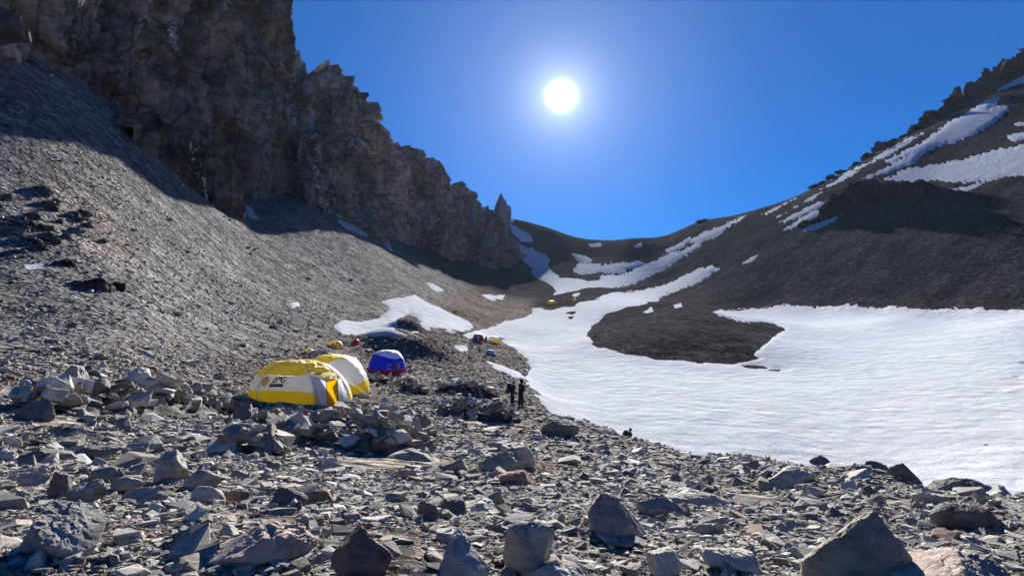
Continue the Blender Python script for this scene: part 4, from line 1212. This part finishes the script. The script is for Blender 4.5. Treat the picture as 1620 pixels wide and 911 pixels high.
# marks on the wall: an orange oval patch, printed letters and a dark bar below
def on_wall(u, w, off):
    """local print plane -> wall: u metres along, w metres up, centred on the left front"""
    a = -1.80 + u * 0.34
    t = 0.36 + w * 0.32
    p = dome(a=np.atleast_1d(a), t=np.atleast_1d(t), **Dm)
    n = p * np.array((0.7, 1, 0.5)); n /= np.linalg.norm(n, axis=1)[:, None]
    return p + n * off
def print_mesh(name, mat, polys, off):
    v, f = [], []
    for poly in polys:
        b = len(v)
        v += list(on_wall(np.array([q[0] for q in poly]), np.array([q[1] for q in poly]), off))
        f.append(tuple(range(b, b + len(poly))))
    me = bpy.data.meshes.new(name); me.from_pydata([tuple(map(float, q)) for q in v], [], f); me.update()
    return add_obj(name, me, mat, t_main)
def grid_polys(x0, x1, y0, y1, nx, ny, test=lambda x, y: True):
    out = []
    for i in range(nx):
        for j in range(ny):
            xa, xb = x0 + (x1 - x0) * i / nx, x0 + (x1 - x0) * (i + 1) / nx
            ya, yb = y0 + (y1 - y0) * j / ny, y0 + (y1 - y0) * (j + 1) / ny
            if test((xa + xb) / 2, (ya + yb) / 2):
                out.append([(xa, ya), (xb, ya), (xb, yb), (xa, yb)])
    return out
print_mesh('orange_patch', FAB['sun'], grid_polys(-1.12, -0.54, -0.20, 0.36, 14, 14, lambda x, y: ((x + 0.83) / 0.29) ** 2 + ((y - 0.08) / 0.28) ** 2 < 1 and (x + 0.33) * 0.5 + y < 0.12), 0.035)
def strokes(segs, w):
    out = []
    for (xa, ya), (xb, yb) in segs:
        dx, dy = xb - xa, yb - ya; l = math.hypot(dx, dy); nx, ny = -dy / l * w / 2, dx / l * w / 2
        out.append([(xa + nx, ya + ny), (xa - nx, ya - ny), (xb - nx, yb - ny), (xb + nx, yb + ny)])
    return out
LET = {
    'A': [((0.0, 0.0), (0.14, 0.30)), ((0.14, 0.30), (0.22, 0.0)), ((0.0, 0.015), (0.22, 0.015))],
    'M': [((0.22, 0.12), (0.30, 0.30)), ((0.30, 0.30), (0.36, 0.16)), ((0.36, 0.16), (0.44, 0.30)), ((0.44, 0.30), (0.48, 0.10)), ((0.22, 0.12), (0.20, 0.0))],
    'G': [((0.74, 0.27), (0.58, 0.29)), ((0.58, 0.29), (0.50, 0.18)), ((0.50, 0.18), (0.52, 0.03)), ((0.52, 0.03), (0.70, 0.01)), ((0.70, 0.01), (0.72, 0.14)), ((0.72, 0.14), (0.60, 0.14))],
}
lw = []
for c in 'AMG':
    lw += [[(x - 0.30 + y * 0.25, y + 0.02) for x, y in q] for q in strokes(LET[c], 0.055)]
print_mesh('lettering', FAB['black'], lw, 0.05)
print_mesh('lettering_bar', FAB['black'], grid_polys(-0.42, 0.36, -0.22, -0.06, 6, 2), 0.05)
dash = []
for k in range(7):
    x = -0.34 + k * 0.09
    dash.append([(x, -0.15), (x + 0.055, -0.15), (x + 0.06, -0.10), (x + 0.005, -0.10)])
print_mesh('bar_marks', FAB['pale'], dash, 0.06)

# the second yellow and white dome behind it
D2 = dict(L=4.3, W_=3.6, H=2.3, sag=0.06, poles=6, phase=0.9, sq=2.4, prof=0.74, skew=-0.05)
pos = place(530, 622, 1.2)
t2 = empty('dome_tent', pos, math.radians(-14))
tag(t2, 'yellow and white dome tent half hidden behind the lettered tent', 'tent', 'expedition tents of the camp')
sk2 = lambda a: 0.20 + 0.04 * math.sin(3 * a)
rf2 = lambda a: 0.62 + 0.14 * math.cos(a) + 0.03 * math.cos(6 * a)
dome_part('skirt', FAB['yellow'], t2, D2, 0, TAU, 80, 0.0, sk2, 7, seed=2)
dome_part('wall', FAB['white'], t2, D2, 0, TAU, 80, sk2, rf2, 12, seed=2)
dome_part('roof', FAB['yellow_roof'], t2, D2, 0, TAU, 80, rf2, 0.999, 14, seed=2)
guys(t2, D2, [(-0.6, 0.45), (0.5, 0.45)])

# the blue tent
D3 = dict(L=3.55, W_=3.1, H=2.2, sag=0.04, poles=6, phase=0.2, sq=2.6, prof=0.62, skew=0.03)
pos = place(612, 594, 1.5)
fr = first_hit(612, 594); pos[2] = CAMZ - (593 - CY) / F * fr[1] - 0.03
k3 = fr[1] / 62.0
for key in ('L', 'W_', 'H'): D3[key] *= k3
t3 = empty('dome_tent', pos, math.radians(-6))
tag(t3, 'bright blue dome tent with pale top and dark red skirt', 'tent', 'expedition tents of the camp')
sk3 = lambda a: 0.135
rf3 = lambda a: 0.56 - 0.10 * math.cos(a) * (1 if math.sin(a) < 0 else 0.3) + 0.03 * math.cos(3 * a)
D3s = dict(D3); D3s['L'] *= 1.05; D3s['W_'] *= 1.05
dome_part('skirt', FAB['red'], t3, D3s, 0, TAU, 72, 0.0, sk3, 5, seed=3)
dome_part('wall', FAB['blue'], t3, D3, 0, TAU, 72, sk3, rf3, 12, seed=3)
dome_part('roof', FAB['pale'], t3, D3, 0, TAU, 72, rf3, 0.999, 12, seed=3)
dome_part('door', FAB['red'], t3, D3, -0.92, -0.80, 4, 0.13, 0.34, 6, off=0.03, wr=0)
dome_part('door_flap', FAB['grey'], t3, D3, -0.80, -0.52, 6, 0.13, 0.34, 6, off=0.02, wr=0)
win = dome_part('window', FAB['pale'], t3, D3, -1.36, -1.20, 4, 0.16, 0.31, 5, off=0.02, wr=0)
dome_part('pane', FAB['black'], win, D3, -1.335, -1.225, 4, 0.185, 0.285, 5, off=0.035, wr=0)

# small tents
def small_tent(label, px, py, wpx, hpx, fly, inner, rz=0.0, kind='dome_tent', depth=0.9, stripe=None, band=None, dmin=30):
    g = first_hit(px, py, dmin)
    w = wpx / F * g[1]; h = hpx / F * g[1]
    D = dict(L=w, W_=w * depth, H=h * 1.03, sag=0.05, poles=4, phase=0.3, sq=2.2, prof=0.62)
    pos = np.array((g[0], g[1] + w * depth * 0.45, 0)); pos[2] = CAMZ - (py - CY) / F * g[1] - 0.06
    root = empty(kind, pos, rz)
    tag(root, label, 'tent', 'small tents farther up the valley')
    if band:
        dome_part('fly', FAB[fly], root, D, 0, TAU, 48, 0.36, 0.999, 10, wr=0.006)
        dome_part('skirt', FAB[band], root, D, 0, TAU, 48, 0.0, 0.36, 5, wr=0.006)
    else:
        dome_part('fly', FAB[fly], root, D, -1.05, math.pi + 1.05, 48, 0.0, 0.999, 12, wr=0.008)
        dome_part('fly_brow', FAB[fly], root, D, -math.pi + 1.05, -1.05, 14, 0.62, 0.999, 6, wr=0.004)
        dome_part('door', FAB[inner], root, D, -math.pi + 1.05, -1.05, 14, 0.0, 0.62, 8, off=-0.05 * w, wr=0.004)
    if stripe:
        dome_part('stripe', FAB[stripe], root, D, -1.60, -1.40, 4, 0.05, 0.5, 5, off=0.03, wr=0)
    return root
small_tent('small tan-yellow dome tent just above the second large tent', 556, 580, 20, 15, 'tan', 'brown', math.radians(-35))
small_tent('low flattened tan tent on the dark bank behind the large tents', 485, 562, 22, 10, 'tan', 'brown', math.radians(-20))
small_tent('orange-yellow tunnel tent with an open arched front, higher up the camp', 528, 550, 24, 11, 'tan', 'orange', math.radians(-15))
small_tent('tiny red tent right of the arched orange-yellow tent', 562, 545, 12, 9, 'bright_red', 'red', math.radians(-40))
small_tent('far dark red dome tent with a white stripe beside the snow', 756, 540, 19, 12, 'grey', 'red', 0, band='red', stripe='white', dmin=60)
small_tent('far yellow dome tent with a pale top beside the snow', 781, 543, 20, 11, 'white', 'yellow', 0, band='yellow', dmin=60)
small_tent('farthest long pale yellow tent on the upper debris strip', 873, 481, 14, 5.5, 'tan', 'yellow', 0, band='yellow', dmin=120)
small_tent('farthest tiny yellow tent right of the long pale yellow one', 909, 476, 6, 5, 'tan', 'yellow', 0, band='yellow', dmin=120)
# grey upright shelter between the two far tents, and a light blue tarp over gear
g = first_hit(767, 541, 60)
root = empty('toilet_tent', (g[0], g[1] + 0.6, CAMZ - (541 - CY) / F * g[1] - 0.05))
tag(root, 'narrow dark grey upright shelter between the red and yellow far tents', 'tent')
u = g[1] / F
panel('front', FAB['grey'], root, [(-4 * u, 0, 0), (3.6 * u, 0, 0), (3.4 * u, 0.35, 8.6 * u), (1.2 * u, 0.35, 9.0 * u)], 5, 5, 0.02)
panel('side', FAB['grey'], root, [(3.6 * u, 0, 0), (3.2 * u, 1.1, 0), (3.2 * u, 0.8, 8.2 * u), (3.4 * u, 0.35, 8.6 * u)], 5, 5, 0.02)
panel('back', FAB['grey'], root, [(3.2 * u, 1.1, 0), (-3.4 * u, 1.1, 0), (1.2 * u, 0.8, 8.8 * u), (3.2 * u, 0.8, 8.2 * u)], 5, 5, 0.02)
g = first_hit(776, 560, 60)
u = g[1] / F
me = boulder_mesh('tarp_bundle', (13 * u, 9 * u, 9 * u), 77, 4, 9, 0.05, smooth=True)
tag(add_obj('tarp_bundle', me, FAB['sky'], loc=(g[0], g[1] + 4 * u, g[2] + 2.2 * u)), 'light blue tarp bundle on the debris island below the far tents', 'tarp')

# ------------------------------------------------------------------ people
def mat_cloth(name, c, rough=0.8):
    t = NT(name)
    p = t.objpos()
    col = t.mix(0.4, c, t.ramp(t.noise(p, 9, 5, 0.6), [(0.3, 0.7), (0.7, 1.25)]), 'MULTIPLY')
    return t.done(col, rough, t.bump(t.noise(p, 14, 4), 0.3, 0.02), 0.2)
M_SKIN = mat_cloth('skin', (0.42, 0.25, 0.18), 0.6)
M_JACKET = mat_cloth('black_jacket_cloth', (0.018, 0.018, 0.020))
M_JACKET2 = mat_cloth('dark_grey_jacket_cloth', (0.030, 0.030, 0.034))
M_TROUSER = mat_cloth('dark_trouser_cloth', (0.020, 0.020, 0.022))
M_PACK = mat_cloth('navy_backpack_cloth', (0.012, 0.016, 0.055))
M_BOOT = mat_cloth('boot_leather', (0.03, 0.026, 0.022))
M_HAIR = mat_cloth('dark_hair', (0.02, 0.015, 0.012))

def skin_mesh(name, verts, edges, radii, root=0, sub=2):
    me = bpy.data.meshes.new(name + '_skeleton')
    me.from_pydata([tuple(v) for v in verts], edges, [])
    ob = bpy.data.objects.new(name + '_skeleton', me)
    COL.objects.link(ob)
    ob.modifiers.new('skin', 'SKIN')
    if not me.skin_vertices:
        bpy.context.view_layer.objects.active = ob
        bpy.ops.mesh.customdata_skin_add()
    for k, r in enumerate(radii):
        sv = me.skin_vertices[0].data[k]
        sv.radius = r if isinstance(r, tuple) else (r, r)
        sv.use_root = (k == root)
    sb = ob.modifiers.new('sub', 'SUBSURF'); sb.levels = sub; sb.render_levels = sub
    dg = bpy.context.evaluated_depsgraph_get()
    out = bpy.data.meshes.new_from_object(ob.evaluated_get(dg))
    out.name = name
    bpy.data.objects.remove(ob); bpy.data.meshes.remove(me)
    out.polygons.foreach_set('use_smooth', np.ones(len(out.polygons), bool))
    out.materials.clear()
    return out

def ell(name, mat, parent, c, r, seed=0, n=3, noise=0.0):
    v, f = ICO[n]
    p = v * np.array(r)
    if noise:
        p = p * (1 + noise * fbm(v * 2.2 + seed, 3, seed))[:, None]
    return add_obj(name, mesh_from(name, p + np.array(c), f, True), mat, parent)

def hand_mesh(c, fwd, side):
    """palm with four bent fingers and a thumb, as one small mesh"""
    c, fwd = Vector(c), Vector(fwd).normalized()
    up = Vector((0, 0, 1)); lat = fwd.cross(up).normalized() * side
    dn = Vector((0, 0, -1))
    vs, fs = [], []
    def seg(pts_, rs, n=6):
        b0 = len(vs)
        for k, (q, r) in enumerate(zip(pts_, rs)):
            d = (pts_[min(k + 1, len(pts_) - 1)] - pts_[max(k - 1, 0)]).normalized()
            u = d.orthogonal().normalized(); w = d.cross(u)
            for m in range(n):
                a = TAU * m / n
                vs.append((q + u * r * math.cos(a) + w * r * math.sin(a))[:])
        for k in range(len(pts_) - 1):
            for m in range(n):
                fs.append((b0 + k * n + m, b0 + k * n + (m + 1) % n, b0 + (k + 1) * n + (m + 1) % n, b0 + (k + 1) * n + m))
    seg([c, c + fwd * 0.04, c + fwd * 0.09], [0.03, 0.043, 0.038])
    for k, ln in enumerate((0.070, 0.082, 0.076, 0.060)):
        b = c + fwd * 0.085 + lat * (0.03 - 0.02 * k)
        seg([b, b + fwd * ln * 0.5 + dn * 0.008, b + fwd * ln * 0.75 + dn * 0.035, b + fwd * ln * 0.7 + dn * 0.055], [0.010, 0.0095, 0.009, 0.007])
    b = c + fwd * 0.03 + lat * 0.035
    seg([b, b + lat * 0.025 + fwd * 0.03, b + lat * 0.02 + fwd * 0.06 + dn * 0.02], [0.012, 0.011, 0.008])
    return mesh_from('hand', vs, [q for q in fs], True)

def person(label, loc, rz, height, lean=0.0, pack=False, hat=None, jacket=None, arms='front', bend=0.0, hood=False, stance=0.11):
    k = height / 1.75
    root = empty('person', loc, rz)
    root.scale = (k, k, k)
    tag(root, label, 'person', 'hikers on the moraine')
    # faces local +y; pelvis at z .95
    def up(p):                                                     # lean the trunk forward about the hips
        x, y, z = p
        dz = z - 0.95
        return (x, y + math.sin(bend) * dz + 0.0, 0.95 + math.cos(bend) * dz)
    V = [(0, 0, 0.95), up((0, 0.01, 1.10)), up((0, 0.02, 1.28)), up((0, 0.0, 1.44)), up((0, 0.01, 1.52)), up((0, 0.03, 1.60)), up((0, 0.035, 1.69))]
    Rr = [(0.155, 0.115), (0.15, 0.11), (0.165, 0.12), (0.12, 0.09), (0.055, 0.055), (0.078, 0.092), (0.062, 0.075)]
    E = [(0, 1), (1, 2), (2, 3), (3, 4), (4, 5), (5, 6)]
    hands = []
    for s in (-1, 1):
        b = len(V)
        if arms == 'front':
            A_ = [up((s * 0.19, 0.0, 1.42)), up((s * 0.27, 0.06, 1.17)), up((s * 0.12, 0.27, 1.10))]
        else:
            A_ = [up((s * 0.19, 0.0, 1.42)), up((s * 0.25, 0.0, 1.16)), up((s * 0.24, 0.12, 0.94))]
        V += A_; Rr += [0.07, 0.052, 0.036]
        E += [(3, b), (b, b + 1), (b + 1, b + 2)]
        hands.append((A_[2], np.array(A_[2]) - np.array(A_[1]), s))
        b = len(V)
        V += [(s * 0.095, 0.0, 0.88), (s * stance, 0.03 * s + 0.02, 0.50), (s * (stance + 0.01), -0.02 + 0.05 * s, 0.10), (s * (stance + 0.02), 0.12 + 0.05 * s, 0.04)]
        Rr += [0.092, 0.062, 0.042, (0.045, 0.035)]
        E += [(0, b), (b, b + 1), (b + 1, b + 2), (b + 2, b + 3)]
    Rr = [tuple(0.86 * q for q in r) if isinstance(r, tuple) else 0.86 * r for r in Rr[:4]] + Rr[4:7] + [tuple(0.86 * q for q in r) if isinstance(r, tuple) else 0.86 * r for r in Rr[7:]]
    body = add_obj('body', skin_mesh('body', V, E, Rr), M_SKIN, root)
    # trousers and jacket follow the body, slightly wider
    tv = [(0, 0, 1.10), (0, 0, 0.90)]; tr = [(0.175, 0.135), (0.16, 0.13)]; te = [(0, 1)]
    for s in (-1, 1):
        b = len(tv)
        tv += [(s * 0.10, 0, 0.84), (s * stance, 0.03 * s + 0.02, 0.50), (s * (stance + 0.01), -0.02 + 0.05 * s, 0.12)]
        tr += [0.122, 0.098, 0.084]
        te += [(1, b), (b, b + 1), (b + 1, b + 2)]
    add_obj('trousers', skin_mesh('trousers', tv, te, tr), M_TROUSER, root)
    jv = [up((0, 0, 0.76)), up((0, 0.01, 1.10)), up((0, 0.02, 1.28)), up((0, 0.0, 1.45)), up((0, 0.01, 1.52))]
    jr = [(0.215, 0.17), (0.21, 0.165), (0.23, 0.175), (0.17, 0.13), (0.09, 0.09)]
    je = [(0, 1), (1, 2), (2, 3), (3, 4)]
    for s, (h, d, _) in zip((-1, 1), hands):
        b = len(jv)
        el = (s * 0.27, 0.06, 1.17) if arms == 'front' else (s * 0.25, 0.0, 1.16)
        e_ = np.array(up(el)); wpt = e_ + (np.array(h) - e_) * 0.93
        jv += [up((s * 0.20, 0.0, 1.41)), tuple(e_), tuple(wpt)]
        jr += [0.105, 0.085, 0.065]
        je += [(3, b), (b, b + 1), (b + 1, b + 2)]
    add_obj('jacket', skin_mesh('jacket', jv, je, jr), jacket or M_JACKET, root)
    for h, d, s in hands:
        add_obj('hand', hand_mesh(h, d, s), M_SKIN, root)
    for s in (-1, 1):
        ell('boot', M_BOOT, root, (s * (stance + 0.015), 0.06 + 0.05 * s, 0.06), (0.055, 0.15, 0.065), 3)
    hc = np.array(up((0, 0.035, 1.64)))
    # face
    for s in (-1, 1):
        ell('eye', M_HAIR, body, hc + np.array((s * 0.032, 0.083, 0.01)), (0.012, 0.008, 0.008))
        ell('ear', M_SKIN, body, hc + np.array((s * 0.08, 0.0, 0.0)), (0.012, 0.022, 0.034))
    ell('nose', M_SKIN, body, hc + np.array((0, 0.098, -0.015)), (0.013, 0.02, 0.024))
    ell('mouth', mat_cloth('lips', (0.30, 0.12, 0.1)) if 'lips' not in bpy.data.materials else bpy.data.materials['lips'], body, hc + np.array((0, 0.085, -0.055)), (0.025, 0.008, 0.007))
    if hood:
        ell('hood', jacket or M_JACKET, root, hc + np.array((0, -0.03, 0.02)), (0.115, 0.118, 0.15), 5, noise=0.06)
    else:
        ell('hat' if hat else 'hair', hat or M_HAIR, root, hc + np.array((0, -0.012, 0.05)), (0.098, 0.112, 0.09), 6, noise=0.05)
    if pack:
        v, f = ICO[4]
        q = np.sign(v) * np.abs(v) ** 0.55
        q = q * np.array((0.19, 0.145, 0.34)) * (1 + 0.05 * fbm(v * 2.5, 3, 9))[:, None]
        q = q + np.array((0, -0.30, 1.24))
        q = np.array([up(tuple(w)) for w in q])
        pk_ = add_obj('backpack', mesh_from('backpack', q, f, True), M_PACK, root)
        ell('lid', M_PACK, pk_, up((0, -0.28, 1.60)), (0.17, 0.14, 0.07), 4, noise=0.08)
        for s in (-1, 1):
            tube('strap', M_PACK, pk_, [up((s * 0.13, -0.16, 1.50)), up((s * 0.14, 0.0, 1.545)), up((s * 0.14, 0.16, 1.40)), up((s * 0.16, 0.14, 1.2)), up((s * 0.17, -0.1, 1.08))], 0.022, 6)
    return root
g = first_hit(824, 645)
hA = (645 - 600) / F * g[1]
person('hiker in black hooded jacket and dark trousers, the taller of the pair', (g[0], g[1], float(ground_z(g[0], g[1])[0])), math.radians(-65), hA, hood=True, bend=0.08)
g = first_hit(810.5, 641)
hB = (641 - 602.5) / F * g[1]
person('hiker carrying a large navy backpack, left of the pair', (g[0], g[1], float(ground_z(g[0], g[1])[0])), math.radians(-75), hB, pack=True, jacket=M_JACKET2, bend=0.14, stance=0.07, arms='down')
best = None
for d in np.linspace(28, 70, 240):
    x = (993 - CX) / F * d
    zg = float(hsmooth(np.array([x]), np.array([d]))[0])
    zt = CAMZ - (680 - CY) / F * d
    e = abs(zt - zg - 1.72)
    if d > 33 and (best is None or e < best[0]):
        best = (e, x, d, zg)
person('hiker behind the moraine crest, only head and shoulders above the stones', (best[1], best[2], best[3]), math.radians(-80), 1.72, pack=True, bend=0.25, arms='down')

# ------------------------------------------------------------------ the thin bright air of the valley
lo = float(min(GZ.min(), -14.0)) - 1.0; hi = float(GZ.max()) + 60.0
hv = [(x, y, z) for x in (-960, 960) for y in (-960, 960) for z in (lo, hi)]
hf = [(0, 1, 3, 2), (4, 6, 7, 5), (0, 4, 5, 1), (2, 3, 7, 6), (0, 2, 6, 4), (1, 5, 7, 3)]
me = mesh_from('haze', hv, hf)
hm = bpy.data.materials.new('thin_haze'); hm.use_nodes = True
hn = hm.node_tree.nodes
hn.remove(hn['Principled BSDF'])
pvn = hn.new('ShaderNodeVolumePrincipled')
pvn.inputs['Color'].default_value = (0.62, 0.78, 1.0, 1)
pvn.inputs['Density'].default_value = 0.000016
pvn.inputs['Anisotropy'].default_value = 0.3
hm.node_tree.links.new(pvn.outputs[0], hn['Material Output'].inputs['Volume'])
tag(add_obj('haze', me, hm), kind='stuff')
print('haze', lo, hi)
